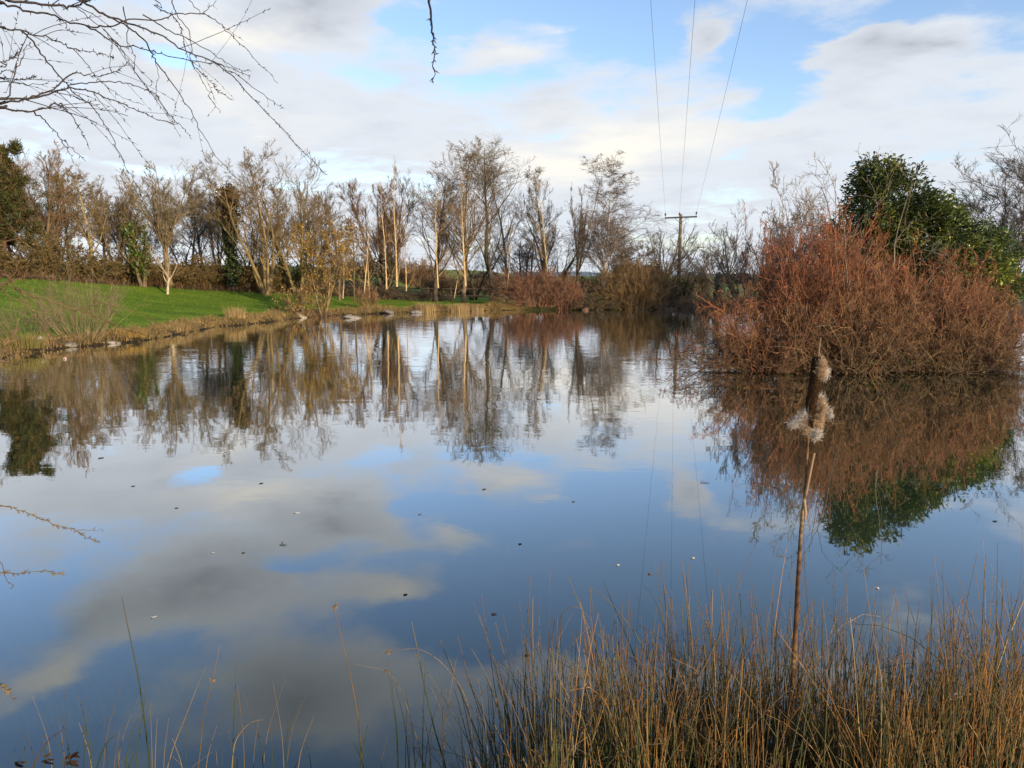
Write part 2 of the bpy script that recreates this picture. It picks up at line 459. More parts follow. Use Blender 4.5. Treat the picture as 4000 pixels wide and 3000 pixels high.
def ivy_on(root, levels, zmax, n, spread, col=(.035, .07, .014), size=.11, lo=0.0):
    pts, rad = levels[0]
    P = pts.reshape(-1, 3); Rr = rad.reshape(-1)
    seg = np.concatenate([np.stack([pts[m, i] + (pts[m, i + 1] - pts[m, i]) * u for u in np.linspace(0, 1, 8)]) for m in range(len(pts)) for i in range(pts.shape[1] - 1)])
    seg = seg[(seg[:, 2] < zmax) & (seg[:, 2] >= lo)]
    if len(seg) == 0: return
    c = seg[rng.integers(0, len(seg), n)]
    a = rng.uniform(0, 2 * pi, n); rr = spread * np.sqrt(rng.uniform(.05, 1, n)) * (.75 + .5 * np.sin(c[:, 2] * 3.1 + 2 * a))
    c = c + np.stack([np.cos(a) * rr, np.sin(a) * rr, .15 * rng.standard_normal(n)], 1)
    mb = MB(); leaves(mb, c, size, .85, jit(col, n, .3), .2)
    mb.build('ivy', M_LEAF, root)

TWK, BKK = 1.0, .88
def tree(name, label, px, ytop, Y, spread, kind, twig, bark, r, dens=1.0, rmin=.0092, group=None, cat='tree', ivy=None, barkmat=None, lean=(0, 0), dry=None, crown='crown', X=None):
    x = at(px, 1150, Y)[0] if X is None else X
    z0 = gz(x, Y); top = at(px, ytop, Y)[2]; h = top - z0
    lv = fit(skeleton(kind, h, r, rmin, dens), h, spread / FPX * Y / 2 * (1.28 if group == G3 else 1.08))
    if lean != (0, 0):
        lv = [(p + np.stack([lean[0] * (p[..., 2] / h) ** 1.5 * h, lean[1] * (p[..., 2] / h) ** 1.5 * h, 0 * p[..., 2]], -1), q) for p, q in lv]
    root = empty(name, (x, Y, z0), label, cat, group)
    twig = np.array(twig) * TWK; bark = np.array(bark) * BKK
    K = len(lv[0][0]); per = len(lv[1][0]) // K
    for m in range(K):      # every stem that rises from the ground is a trunk of its own, with its own boughs
        tb = MB(); e = slice(m * per, (m + 1) * per)
        tubes(tb, lv[0][0][m:m + 1], lv[0][1][m:m + 1], 8, jit(bark, 1, .05)); Y > 25 and tubes(tb, lv[1][0][e], lv[1][1][e], 5, jit(np.array(bark) * .6 + np.array(twig) * .4, per, .12))
        tb.build('trunk', barkmat or M_BARK, root)
    cb = MB()
    for i, (p, q) in enumerate(lv[2:] if Y > 25 else lv[1:]):
        tubes(cb, p, q, 3, jit(twig, len(p), .2))
    cb.build(crown, M_TWIG, root)
    if ivy: ivy_on(root, lv, *ivy)
    if dry:
        n, size, col, lo, hi = dry
        P = lv[-1][0].reshape(-1, 3); P = P[(P[:, 2] > lo * h) & (P[:, 2] < hi * h)]
        c = P[rng.integers(0, len(P), n)]
        lb = MB(); leaves(lb, c, size, .6, jit(col, n, .3), -.2, np.tile([[0, 0, -1.0]], (n, 1)) * .6)
        lb.build('foliage', M_DRYLEAF, root)
    return root, lv

def shrub(name, label, x, y, rx, ry, h, nst, out, cols, rs=.012, rmin=.006, k=(6, 5, 3), up=.03, wander=.1, group=None, cat='shrub', z=None, dry=None, lvl=3, tone=None, nmain=9, droop=0.0, part='stems', ang=34, lr=(.45, .5, .5), lichen=None):
    """arching many-stemmed shrub; one mesh of stems, a second of foliage where it keeps leaves"""
    z0 = gz(x, y) if z is None else z
    a = rng.uniform(0, 2 * pi, nst); q = np.sqrt(rng.uniform(0, 1, nst))
    base = np.stack([np.cos(a) * q * rx * .45, np.sin(a) * q * ry * .45, 0 * a - .08], 1)
    o = np.radians(out) * (.25 + .75 * q) * rng.uniform(.6, 1.25, nst)
    a2 = a + .35 * rng.standard_normal(nst)
    d = np.stack([np.cos(a2) * np.sin(o) * rx / max(rx, ry), np.sin(a2) * np.sin(o) * ry / max(rx, ry), np.cos(o)], 1)
    reach = np.sqrt((np.sin(o) * max(rx, ry)) ** 2 + (np.cos(o) * h) ** 2)
    L = reach * rng.uniform(.55, 1.05, nst)
    p0 = stems(base, d, L, nmain, wander, up - droop, rs * rng.uniform(.7, 1.5, nst), .3)
    lv = [p0]
    for i in range(lvl):
        lv.append(grow(*lv[-1], k[i], .18 if i == 0 else .2, 1, ang, 14, lr[i], 7 - i, wander * 1.2, up, .62, rmin * ((1.1, .8, .6) if lichen else (1.2, 1, .8))[i], .45))
    pp = lv[-1][0].reshape(-1, 3)
    S = np.array([np.clip(rx / np.percentile(np.abs(pp[:, 0]), 96), .5, 2), np.clip(ry / np.percentile(np.abs(pp[:, 1]), 96), .5, 2), np.clip(h / np.percentile(pp[:, 2], 98.5), .6, 2.2)])
    lv = [(p * S, r_) for p, r_ in lv]
    for i, (p, r_) in enumerate(lv):
        zz = p[..., 2]; p[..., 2] = np.where(zz < .02, np.abs(zz - .02) * .5 + .02, zz) if i else zz
    root = empty(name, (x, y, z0), label, cat, group)
    mb = MB(); cols = np.array(cols) * 1.3
    for i, (p, r_) in enumerate(lv):
        c = cols[rng.integers(0, len(cols), len(p))]
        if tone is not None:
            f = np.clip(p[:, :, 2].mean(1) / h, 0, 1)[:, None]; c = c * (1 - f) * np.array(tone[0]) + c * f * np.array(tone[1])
        f = np.clip(1 + (.42 if lichen else .22) * rng.standard_normal((len(p), 1)), .3, 2.2)
        tubes(mb, p, r_, 4 if i == 0 else 3, np.clip(c * f, .004, .8))
    mb.build(part, M_TWIG, root)
    if dry:
        n, size, col, asp = dry
        P = lv[-1][0].reshape(-1, 3); c = P[rng.integers(0, len(P), n)]
        lb = MB(); leaves(lb, c, size, asp, jit(col, n, .3), 0)
        lb.build('foliage', M_DRYLEAF, root)
    if lichen:
        m = lichen; hi = np.where(lv[1][0][..., 2].min(1) > .3)[0]; sel = rng.choice(hi, m)
        lb = MB(); p = lv[1][0][sel] + rng.standard_normal((m, 1, 3)) * .15
        r2 = np.maximum(lv[1][1][sel] * 1.3, rs * .45)
        tubes(lb, p, r2, 4, jit((.27, .25, .19), m, .2))
        tw = grow(p, r2, 4, .3, 1, 48, 15, .35, 5, .2, 0, .6, rmin, .3); tubes(lb, *tw, 3, jit((.25, .235, .18), len(tw[0]), .2))
        lb.build('branch', M_TWIG, root)['label'] = 'lichen covered grey branches'
    return root, lv

# ================================================================== THE SETTING
def build_ground():
    def axis(lo, hi, step, far_lo, far_hi):
        core = np.arange(lo, hi + 1e-6, step); s = step; a = [hi]; b = [lo]
        while a[-1] < far_hi: s *= 1.16; a.append(a[-1] + s)
        s = step
        while b[-1] > far_lo: s *= 1.16; b.append(b[-1] - s)
        return np.concatenate([b[1:][::-1], core, a[1:]])
    xs = axis(-24, 34, .3, -1600, 1600); ys = axis(0, 57, .3, -300, 2200)
    X, Y = np.meshgrid(xs, ys); d = shore_d(X, Y); Z = ground_z(X, Y, d)
    ny, nx = X.shape; idx = np.arange(nx * ny).reshape(ny, nx)
    q = np.stack([idx[:-1, :-1], idx[:-1, 1:], idx[1:, 1:], idx[1:, :-1]], -1).reshape(-1, 4)
    straw = sm(1.1, .35, d + .35 * wob(X * 1.7, Y * 1.9)) * np.clip(d > -.3, 0, 1) * np.where(Y > 30, sm(1.6, .2, X), 1) * np.where(Y < 12, .4, 1)
    mud = sm(.30, .12, d)
    # leaf litter under the tree belt behind the lawn; its dark colour on the far bank also paints in shade
    edge = np.interp(X, [-60, -28, -22.7, -16, -12, -4, 60], [38, 38, 45.5, 52.5, 56.5, 58.5, 58.5])
    lit = sm(-.4, .8, Y - edge + .5 * wob(X, Y)) * sm(26, 12, Y - edge) * np.clip(sm(-6, -12, X) , 0, 1)
    lit = np.maximum(lit, sm(.4, 1.8, X + .6 * wob(X, Y)) * np.clip(Y > 40, 0, 1) * sm(14, 7, d))
    lit = np.maximum(lit, np.where(poly_sd(X, Y, ISLE) < .5, 1, 0))
    lit = np.maximum(lit, sm(7, 3, Y) * .6)
    col = np.stack([straw, mud, lit * (1 - mud)], -1).reshape(-1, 3)
    mb = MB(); mb.add(np.stack([X, Y, Z], -1).reshape(-1, 3), q, None, col)
    tag(mb.build('ground', ground_mat()), kind='structure')
    return edge

build_ground()
mb = MB(); mb.add([(-26, .5, 0), (40, .5, 0), (40, 60, 0), (-26, 60, 0)], [[0, 1, 2, 3]])
tag(mb.build('water', water_mat()), kind='structure')

# low blue hills far beyond the fields
def hills():
    n = 240; x = np.linspace(-1500, 1500, n)
    mb = MB(); V = []
    prof = 7 + 3.5 * np.sin(x / 210 + 1) + 2 * np.sin(x / 71) + np.sin(x / 23)
    for j, (yy, f) in enumerate([(1500, -.2), (1640, .55), (1800, .9), (2000, 1.0), (2300, .4)]):
        V.append(np.stack([x, np.full(n, float(yy)), prof * f], -1))
    V = np.stack(V); idx = np.arange(V.shape[0] * n).reshape(V.shape[0], n)
    q = np.stack([idx[:-1, :-1], idx[:-1, 1:], idx[1:, 1:], idx[1:, :-1]], -1).reshape(-1, 4)
    mb.add(V.reshape(-1, 3), q, None, (.26, .31, .33))
    tag(mb.build('hills', attr_mat('distant_hillside', .95, .02, .35)), kind='structure')
hills()

# ------------------------------------------------------------------ lawn blades and the strawy pond edge (uncountable)
def lawn_grass():
    n = 110000
    x = rng.uniform(-27, 4, n); y = rng.uniform(17, 59, n); d = shore_d(x, y)
    edge = np.interp(x, [-60, -28, -22.7, -16, -12, -4, 60], [38, 38, 45.5, 52.5, 56.5, 58.5, 58.5])
    k = (d > .5) & (y < edge + .6); x, y, d = x[k], y[k], d[k]
    z = ground_z(x, y, d)
    t = np.clip(.5 + .45 * wob(x * .5, y * .9) + .35 * wob(x * 1.9, y * 3.1), 0, 1)
    col = (np.array([.10, .18, .014])[None] * (1 - t[:, None]) + np.array([.215, .31, .030])[None] * t[:, None])
    mb = MB(); N = len(x); blades(mb, np.stack([x, y, z - .01], 1), rng.uniform(.03, .085, N), .022, .04 * rng.standard_normal((N, 2)), col * np.clip(1 + .2 * rng.standard_normal((N, 1)), .5, 1.6), 3)
    tag(mb.build('lawn_grass', M_GRASS), kind='stuff')
lawn_grass()

def shore_points(n, dmin, dmax, box):
    out = []
    tot = 0
    while tot < n:
        x = rng.uniform(box[0], box[1], n * 6); y = rng.uniform(box[2], box[3], n * 6)
        d = poly_sd(x, y, SHORE); k = (d > dmin) & (d < dmax); out.append(np.stack([x[k], y[k], d[k]], 1)); tot += k.sum()
    return np.concatenate(out)[:n]

def bank_grass():
    mb = MB()
    P = np.concatenate([shore_points(16000, -.05, .8, (-22, -5.5, 15, 48)), shore_points(9000, -.05, .9, (-6, 2, 46, 53)), shore_points(9000, -.05, 1.0, (2, 32, 40, 55))])
    x, y, d = P.T
    clump = .5 + .5 * wob(x * 2.3 + 5, y * 2.1); N = len(x)
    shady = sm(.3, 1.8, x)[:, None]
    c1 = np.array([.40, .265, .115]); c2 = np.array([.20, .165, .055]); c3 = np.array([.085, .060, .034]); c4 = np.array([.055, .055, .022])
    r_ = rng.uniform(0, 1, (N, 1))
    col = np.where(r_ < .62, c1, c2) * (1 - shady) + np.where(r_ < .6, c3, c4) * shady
    clump = np.clip(clump * .7 + .5 * wob(x * .9 + 2, y * 1.1) * (.5 + .5 * wob(x * 5, y * 4)) + .15, 0, 1.2); h = (.07 + .38 * clump ** 1.5) * rng.uniform(.5, 1.2, N) * np.where(d < .12, .75, 1)
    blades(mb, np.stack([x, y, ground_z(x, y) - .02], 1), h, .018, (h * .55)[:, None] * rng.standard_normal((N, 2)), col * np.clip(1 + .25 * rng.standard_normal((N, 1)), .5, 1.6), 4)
    tag(mb.build('bank_grass', M_GRASS), kind='stuff')
bank_grass()

def litter():
    n = 30000; x = rng.uniform(-40, -11, n); y = rng.uniform(36, 62, n)
    edge = np.interp(x, [-60, -28, -22.7, -16, -12, -4, 60], [38, 38, 45.5, 52.5, 56.5, 58.5, 58.5])
    k = (y > edge - .3) & (y < edge + 9); x, y = x[k], y[k]; N = len(x)
    mb = MB(); c = np.array([[.20, .10, .045], [.13, .085, .04], [.10, .09, .035]])[rng.integers(0, 3, N)]
    h = rng.uniform(.15, .7, N) * np.where(y < np.interp(x, [-60, -28, -22.7, -16, -12], [38, 38, 45.5, 52.5, 56.5]) + 1, .6, 1)
    blades(mb, np.stack([x, y, ground_z(x, y) - .03], 1), h, .035, (h * .6)[:, None] * rng.standard_normal((N, 2)), c * np.clip(1 + .3 * rng.standard_normal((N, 1)), .4, 1.8), 4)
    tag(mb.build('undergrowth', M_GRASS), kind='stuff')
litter()

# ================================================================== TREES BEHIND THE LAWN
OLIVE = (.205, .148, .058); TAN = (.235, .165, .072); WARM = (.225, .145, .062); GREY = (.17, .135, .09); DARK = (.125, .100, .068)
BK = (.17, .125, .070); BKD = (.10, .080, .055); BKL = (.36, .26, .14)

G3 = 'bare trees beyond the far bank'
def pine(px, ytop, Y, spread, label):
    x = at(px, 1000, Y)[0]; z0 = gz(x, Y); h = at(px, ytop, Y)[2] - z0; half = spread / FPX * Y / 2
    p0 = stems([[0, 0, -.1]], [np.array([0, 0, 1.])], [h], 14, .03, .05, [.24], .15)
    l1 = grow(*p0, 56, .12, .99, 72, 12, .30, 7, .08, .06, .35, .02, .55)
    l2 = grow(*l1, 7, .25, 1, 45, 12, .42, 5, .1, .08, .5, .012, .4)
    k = half / np.percentile(np.abs(l2[0][..., 0]), 97)
    p0, l1, l2 = [(p * np.array([k, k, 1]), r) for p, r in (p0, l1, l2)]
    root = empty('pine_tree', (x, Y, z0), label, 'tree')
    mb = MB(); tubes(mb, *p0, 8, (.15, .09, .05)); tubes(mb, *l1, 4, (.14, .09, .05)); mb.build('trunk', M_BARK, root)
    cb = MB(); tubes(cb, *l2, 3, (.12, .09, .05))
    P = l2[0][:, 1:].reshape(-1, 3); n = 34000
    c = P[rng.integers(0, len(P), n)] + rng.standard_normal((n, 3)) * .10
    cols = np.array([[.055, .075, .022], [.10, .085, .03], [.15, .085, .03]])[rng.choice(3, n, p=[.45, .33, .22])]
    leaves(cb, c, .26, .11, cols * np.clip(1 + .3 * rng.standard_normal((n, 1)), .4, 1.8), .1, np.tile([[0, 0, .5]], (n, 1)), fold=False)
    cb.build('crown', M_NEEDLE, root)

pine(10, 565, 43, 210, 'dark green and rust brown conifer at the end of the tree belt above the lawn')
T = tree
G1 = 'bare trees in the belt behind the lawn'
T('willow_tree', 'tall bare willow with reddish upswept twigs next to the dark conifer', 190, 555, 45, 270, 'multi', (.245, .155, .078), BK, .19, .95, group=G1)
T('bare_tree', 'slim bare olive tree just behind the tall willow by the conifer', 285, 625, 49, 170, 'poplar', OLIVE, BK, .13, .9, group=G1)
T('bare_tree', 'mossy bare tree with a pale forked trunk, halfway between conifer and ivy-wrapped stump', 372, 650, 46, 250, 'poplar', TAN, (.30, .23, .12), .16, 1.0, group=G1)
T('bare_tree', 'thin brown bare tree behind the ivy-wrapped stump above the lawn', 470, 690, 51, 190, 'multi', WARM, BK, .13, .9, group=G1)
T('ivy_tree', 'short leaning tree trunk wrapped in bright green ivy at the top of the lawn', 560, 790, 45, 150, 'dark', OLIVE, BK, .17, .6, ivy=(3.9, 1700, .30, (.085, .12, .018), .12, .8), group=G1)
T('ash_tree', 'broad bare ash with a rounded fan of pale upswept branches above the lawn', 665, 622, 48, 265, 'ash', (.25, .19, .10), (.22, .165, .085), .23, 1.15, group=G1)
T('bare_tree', 'grey twiggy bare tree squeezed between the pale ash and the brown ivy column', 800, 690, 53, 200, 'poplar', GREY, BKD, .14, 1.0, group=G1)
r_, lv = T('ivy_tree', 'tree turned into a dark column of brown and green ivy', 912, 740, 50, 150, 'poplar', DARK, BKD, .17, .9, group=G1)
n = 5200
zz = rng.uniform(.6, 6.9, n); a = rng.uniform(0, 2 * pi, n)
rad = (.55 + .45 * sm(3.0, 5.6, zz) * sm(7.2, 6.3, zz) + .12 * np.sin(zz * 4 + a * 2)) * np.abs(rng.normal(.35, .38, n)) * (.8 + .35 * np.sin(zz * 2.3 + 1) * np.cos(a + zz))
mb = MB(); leaves(mb, np.stack([np.cos(a) * rad, np.sin(a) * rad, zz + .2 * rng.standard_normal(n)], 1), .17, .8, np.where((zz > 4.4)[:, None], jit((.10, .062, .025), n, .35), jit((.045, .060, .018), n, .35)), .2)
mb.build('ivy', M_LEAF, r_)
T('willow_tree', 'huge bare willow whose brown crown leans left, beside the brown ivy column', 1040, 568, 50, 330, 'multi', (.215, .145, .066), (.24, .17, .075), .24, .95, group=G1)
T('willow_tree', 'dense round-topped bare willow at the lawn corner behind the leafy hazel', 1165, 580, 53, 290, 'multi', (.225, .150, .064), (.20, .145, .065), .24, .85, ivy=(3.0, 900, .28), group=G1)
T('bare_tree', 'low dim bare tree filling the belt behind the brown ivy column', 985, 800, 57, 260, 'dark', DARK, BKD, .13, .9, group=G1)
T('bare_tree', 'low dim bare tree behind the pale ash trunk', 720, 820, 56, 260, 'dark', DARK, BKD, .13, .9, group=G1)
T('bare_tree', 'low dim bare tree behind the conifer and tall willow', 120, 800, 52, 260, 'dark', OLIVE, BKD, .13, .9, group=G1)
T('bare_tree', 'low dim bare tree behind the ivy-wrapped stump', 600, 850, 54, 240, 'dark', DARK, BKD, .13, .8, group=G1)
for px_, yt_, Y_, sp_, kd_, lb_ in ((60, 690, 50, 190, 'poplar', 'olive bare tree seen through the gap between conifer and tall willow'), (240, 730, 54, 200, 'multi', 'dim bare tree behind the slim olive one'), (420, 740, 55, 210, 'poplar', 'dim olive tree behind the pale forked trunk'),
        (530, 760, 56, 190, 'multi', 'dim brown tree rising behind the ivy-wrapped stump'), (760, 740, 58, 180, 'poplar', 'dim grey tree just right of the broad ash'), (860, 700, 57, 150, 'multi', 'dim twiggy tree rising behind the brown ivy column'), (1095, 700, 59, 220, 'poplar', 'dim tree filling the gap between the two huge willows'), (1240, 720, 58, 170, 'multi', 'dim brown tree behind the leafy hazel and the round-topped willow')):
    T('bare_tree', lb_, px_, yt_, Y_, sp_, kd_, OLIVE if kd_ == 'poplar' else WARM, BK, .13, .95, group=G1)
T('sapling', 'small vase-shaped sapling with a pale trunk standing out on the lawn edge', 655, 950, 43.5, 190, 'round', (.26, .17, .08), (.50, .42, .28), .09, .45, rmin=.009)

G2 = 'bramble scrub along the top of the lawn'
scrub = [(40, 41, 'tangled olive scrub at the foot of the conifer'), (170, 41.8, 'tangled brown scrub below the tall reddish willow'), (300, 43, 'tangled brown scrub at the top of the lawn by the pale forked trunk'),
         (430, 45, 'dark brown bramble between the pale forked trunk and the ivy stump'), (640, 48, 'dark bramble behind the vase-shaped sapling'), (770, 49.6, 'low dark bramble between the sapling and the ivy column'),
         (880, 51, 'brown bramble at the foot of the ivy column'), (1000, 52, 'brown bramble at the foot of the leaning willow'), (1110, 53.5, 'dark bramble at the lawn corner behind the hazel'), (540, 47, 'brown bramble around the ivy-wrapped stump')]
for i, (px, Y, lb) in enumerate(scrub):
    x = at(px, 1100, Y)[0]
    shrub('bramble_bush', lb, x, Y + 1.3, 2.1, 1.3, (1.5, 2.6, 1.3, 1.9, 1.2, 2.2, 1.5, 2.7, 1.8, 1.6)[i], 64, 56, [(.17, .125, .05), (.14, .105, .045), (.20, .135, .05), (.11, .095, .035)], .012, .010, (5, 4, 3), .01, .14, G2, 'bush', dry=(1500, .12, (.13, .085, .035), .6))

# leafy hazel on the bank
hx = at(1262, 1200, 41.5)[0]
tree('hazel_tree', 'slender hazel clump on the bank still hung with yellow brown leaves', 1262, 850, 41.5, 215, 'multi', (.25, .16, .075), (.30, .22, .11), .065, .8, .008, dry=(3900, .10, (.36, .235, .06), .05, .95))
shrub('hazel_bush', 'low spreading hazel bush with yellow brown leaves at the end of the lawn', at(1170, 1180, 40.6)[0], 40.9, 1.5, 1.0, 1.9, 26, 62, [(.20, .13, .07), (.16, .10, .06)], .011, .008, (6, 4, 3), .02, .12, dry=(900, .10, (.34, .23, .06), .6))
shrub('bramble_bush', 'purplish brown bramble on the bank at the foot of the hazel clump', at(1290, 1210, 41)[0], 41.3, 1.3, .7, .95, 40, 70, [(.19, .11, .065), (.15, .09, .06)], .010, .008, (5, 4, 3), .0, .16, dry=(500, .08, (.20, .11, .06), .6))
shrub('willow_bush', 'small rounded brown bush on the bank beside two thin trunks', at(1432, 1200, 46)[0], 46.2, .75, .5, 1.35, 40, 45, [(.24, .14, .07), (.20, .115, .06)], .009, .007, (5, 4, 3), .04, .1)

# ================================================================== FAR BANK TREES
G3 = 'bare trees beyond the far bank'
T('bare_tree', 'thin bare tree rising behind the leafy hazel clump', 1325, 745, 52, 130, 'poplar', GREY, BK, .10, .75, group=G3)
T('bare_tree', 'small bare tree with a few brown leaves left of the far gap in the trees', 1385, 830, 53, 140, 'poplar', (.24, .15, .07), BK, .10, .8, dry=(500, .11, (.26, .15, .05), .5, 1), group=G3)
T('willow_tree', 'broad bare willow with a black ivy-clad trunk dividing into a fan of stems', 1515, 645, 58, 200, 'multi', (.20, .125, .075), BKD, .32, 1.15, ivy=(3.4, 1500, .36, (.045, .05, .02), .13), group=G3)
T('bare_tree', 'bare tree with fine reddish twigs behind the palest slender trunk', 1700, 645, 57, 210, 'poplar', (.22, .14, .08), BKD, .20, 1.1, group=G3)
T('bare_tree', 'tall bare alder with a lit straight trunk at the head of the tall central group', 1812, 560, 56, 230, 'poplar', (.215, .15, .085), (.22, .16, .09), .19, 1.1, group=G3)
T('bare_tree', 'tall bare ash with a dark forking trunk, tallest tree on the far bank', 1925, 535, 58, 250, 'poplar', (.19, .15, .09), (.10, .085, .06), .24, 1.0, group=G3)
T('bare_tree', 'tall bare tree leaning toward the tallest ash, just to its water side', 1985, 640, 59, 190, 'poplar', (.19, .145, .09), BKD, .15, .9, group=G3)
T('bare_tree', 'dark crooked many-stemmed tree behind the red dogwood on the bank', 2040, 850, 61, 230, 'dark', DARK, (.07, .06, .045), .17, 1.0, group=G3)
T('bare_tree', 'low dark tree behind the rail fence among the slender trunks', 1850, 900, 61, 200, 'dark', DARK, (.07, .06, .045), .13, .8, group=G3)
T('bare_tree', 'bare alder with knobbly upright top above the red dogwood', 2132, 645, 57, 170, 'poplar', (.18, .135, .085), (.20, .15, .08), .16, 1.0, group=G3)
T('bare_tree', 'dark wide-limbed tree behind the alder above the red dogwood', 2165, 800, 62, 260, 'dark', DARK, (.085, .07, .045), .22, .9, group=G3, ivy=(2.6, 700, .3, (.05, .06, .02), .13))
T('bare_tree', 'bare forked tree rising beside the timber stile', 2255, 705, 58, 120, 'ash', (.175, .135, .09), (.16, .125, .07), .18, .95, group=G3)
T('birch_tree', 'silver birch with a white trunk and fine drooping twigs', 2362, 600, 53.2, 205, 'birch', (.19, .14, .10), (.85, .81, .74), .19, 1.1, .009, barkmat=M_BIRCH, group=G3, lean=(.03, 0))
T('willow_tree', 'brown bushy willow of thin upright rods close behind the silver birch', 2430, 850, 59, 210, 'multi', (.20, .145, .08), BK, .10, 1.0, group=G3)
T('bare_tree', 'rounded bare tree standing just in front of the utility pole', 2592, 862, 55, 215, 'round', (.13, .105, .080), (.09, .075, .05), .16, 1.0, group=G3)
T('pollard_tree', 'pollarded tree with an ivy-clad stump and thin upright rods, between pole and island', 2800, 890, 52, 190, 'ash', (.17, .14, .10), (.09, .08, .05), .17, .55, ivy=(2.8, 1100, .30, (.05, .055, .022), .13), group=G3)
T('bare_tree', 'bare tree with brown ivy around its forked trunk beside the red island shrubs', 2930, 790, 47, 270, 'dark', (.15, .12, .085), (.13, .10, .06), .20, 1.0, ivy=(2.7, 900, .28, (.11, .085, .03), .12), group=G3)
T('bare_tree', 'tall bare alder with two leaning dark trunks at the far corner behind the island', 3985, 490, 36, 480, 'multi', (.13, .105, .085), (.10, .085, .065), .19, 1.1, .009, group=G3)

G4 = 'slender pale trunks along the far bank'
whips = [(1338, 900, 44, .05, 60, 'slender pale trunk closest to the leafy hazel clump'), (1421, 840, 47, .075, 70, 'straight pale trunk, straighter of the pair behind the small round bush'),
         (1443, 960, 47.2, .055, 60, 'bent thin trunk, lower of the pair behind the small round bush'), (1508, 700, 48, .085, 90, 'slender lit trunk leaning in front of the black ivy-clad willow'),
         (1552, 610, 47.7, .10, 110, 'stout kinked pale trunk in front of the black ivy-clad willow'), (1586, 760, 47.8, .065, 95, 'thin straight pale trunk just past the black ivy-clad willow'),
         (1717, 690, 48.2, .085, 150, 'tallest silvery slender trunk with side branches low down, above the pale reeds'), (1774, 960, 48.6, .04, 90, 'short forked sapling between the two pale trunks above the reeds'),
         (1822, 640, 48.8, .10, 150, 'stout golden slender trunk with wide side branches at the end of the reeds'), (1975, 880, 50.4, .05, 90, 'thin leaning stem at the edge of the red dogwood'), (2136, 700, 52, .10, 110, 'golden slender trunk rising out of the red dogwood')]
for px, yt, Y, r, spx, lb in whips:
    T('slender_tree', lb, px, yt, Y, spx, 'whip', (.34, .235, .125), (.60, .42, .21), r, 1.0, .008, group=G4, lean=(rng.uniform(-.03, .03), 0))

# scrub on the far bank
bx = lambda px, Y: at(px, 1150, Y)[0]
DW = [(.17, .07, .042), (.15, .065, .042), (.20, .11, .058), (.13, .065, .042), (.24, .16, .09)]
shrub('dogwood_shrub', 'wide mound of dark red dogwood stems on the far bank', bx(2105, 50.2), 50.25, 2.4, 1.1, 2.4, 190, 60, DW, .012, .009, (6, 4, 3), .03, .13)
shrub('dogwood_shrub', 'dull red dogwood stems just short of the timber stile', bx(2205, 50.3), 50.3, 1.3, .9, 1.9, 80, 52, DW, .011, .009, (5, 4, 3), .04, .12)
shrub('willow_bush', 'olive brown dome-shaped willow bush at the foot of the silver birch', bx(2480, 50.8), 51.0, 2.5, 1.4, 3.3, 150, 60, [(.17, .105, .045), (.20, .125, .055), (.14, .095, .045)], .014, .009, (7, 5, 3), .05, .11)
shrub('bramble_bush', 'dark bramble overhanging the water below the timber stile', bx(2310, 50.2), 50.3, 1.7, .7, 1.0, 90, 72, [(.11, .075, .045), (.09, .075, .04)], .010, .009, (5, 4, 3), -.01, .15, dry=(500, .09, (.09, .06, .03), .6))
shrub('bramble_bush', 'dark bramble at the foot of the rounded bare tree', bx(2570, 51.5), 51.9, 1.7, 1.0, 2.1, 90, 60, [(.12, .085, .055), (.09, .07, .045)], .010, .009, (5, 4, 3), .02, .14)
shrub('gorse_bush', 'dark green bush at the foot of the utility pole', bx(2650, 53.6), 53.8, 1.1, .8, 1.75, 60, 50, [(.08, .075, .04)], .011, .009, (5, 4, 3), .04, .12, dry=(2600, .13, (.035, .055, .02), .35), cat='bush')
shrub('bramble_bush', 'brown scrub on the bank between the pole and the pollarded tree', bx(2735, 50.8), 51.2, 1.7, .9, 1.75, 110, 62, [(.19, .12, .075), (.16, .105, .065)], .010, .008, (5, 4, 3), .02, .13)
shrub('bramble_bush', 'reddish brown scrub on the far bank next to the island shrubs', bx(2860, 50.8), 51.2, 1.8, .9, 1.9, 120, 60, [(.20, .11, .07), (.17, .10, .06)], .010, .008, (5, 4, 3), .02, .13)
shrub('bramble_bush', 'low dark scrub along the waterline below the utility pole', bx(2640, 50.4), 50.5, 2.4, .6, 1.0, 150, 72, [(.14, .10, .07), (.11, .085, .05)], .009, .008, (5, 4, 3), .0, .14)
shrub('bramble_bush', 'brown scrub behind the slender trunks where the lawn meets the rail fence', bx(1460, 57), 57.4, 2.0, 1.0, 1.3, 70, 62, [(.13, .09, .06), (.10, .08, .05)], .011, .010, (5, 4, 3), .02, .13)
shrub('bramble_bush', 'dark overgrown scrub along the middle of the rail fence', bx(1640, 58), 58.5, 2.4, .8, .85, 80, 70, [(.10, .075, .055), (.085, .065, .045)], .011, .010, (5, 4, 3), .0, .14)
shrub('hawthorn_bush', 'bare hedge bush at the fence end behind the red dogwood', bx(2010, 57), 57.6, 2.0, 1.0, 2.3, 70, 52, [(.12, .085, .06), (.15, .09, .06)], .012, .010, (6, 4, 3), .03, .12)
shrub('hawthorn_bush', 'bare hedge bush behind the timber stile', bx(2330, 58), 58.4, 2.4, 1.0, 2.4, 80, 52, [(.15, .10, .06), (.12, .085, .05)], .012, .010, (6, 4, 3), .03, .12)
shrub('hawthorn_bush', 'bare brown hedge bush behind the brown bushy willow', bx(2440, 62), 62, 2.8, 1.2, 3.1, 90, 52, [(.15, .10, .055), (.13, .09, .05)], .013, .011, (6, 4, 3), .03, .12)
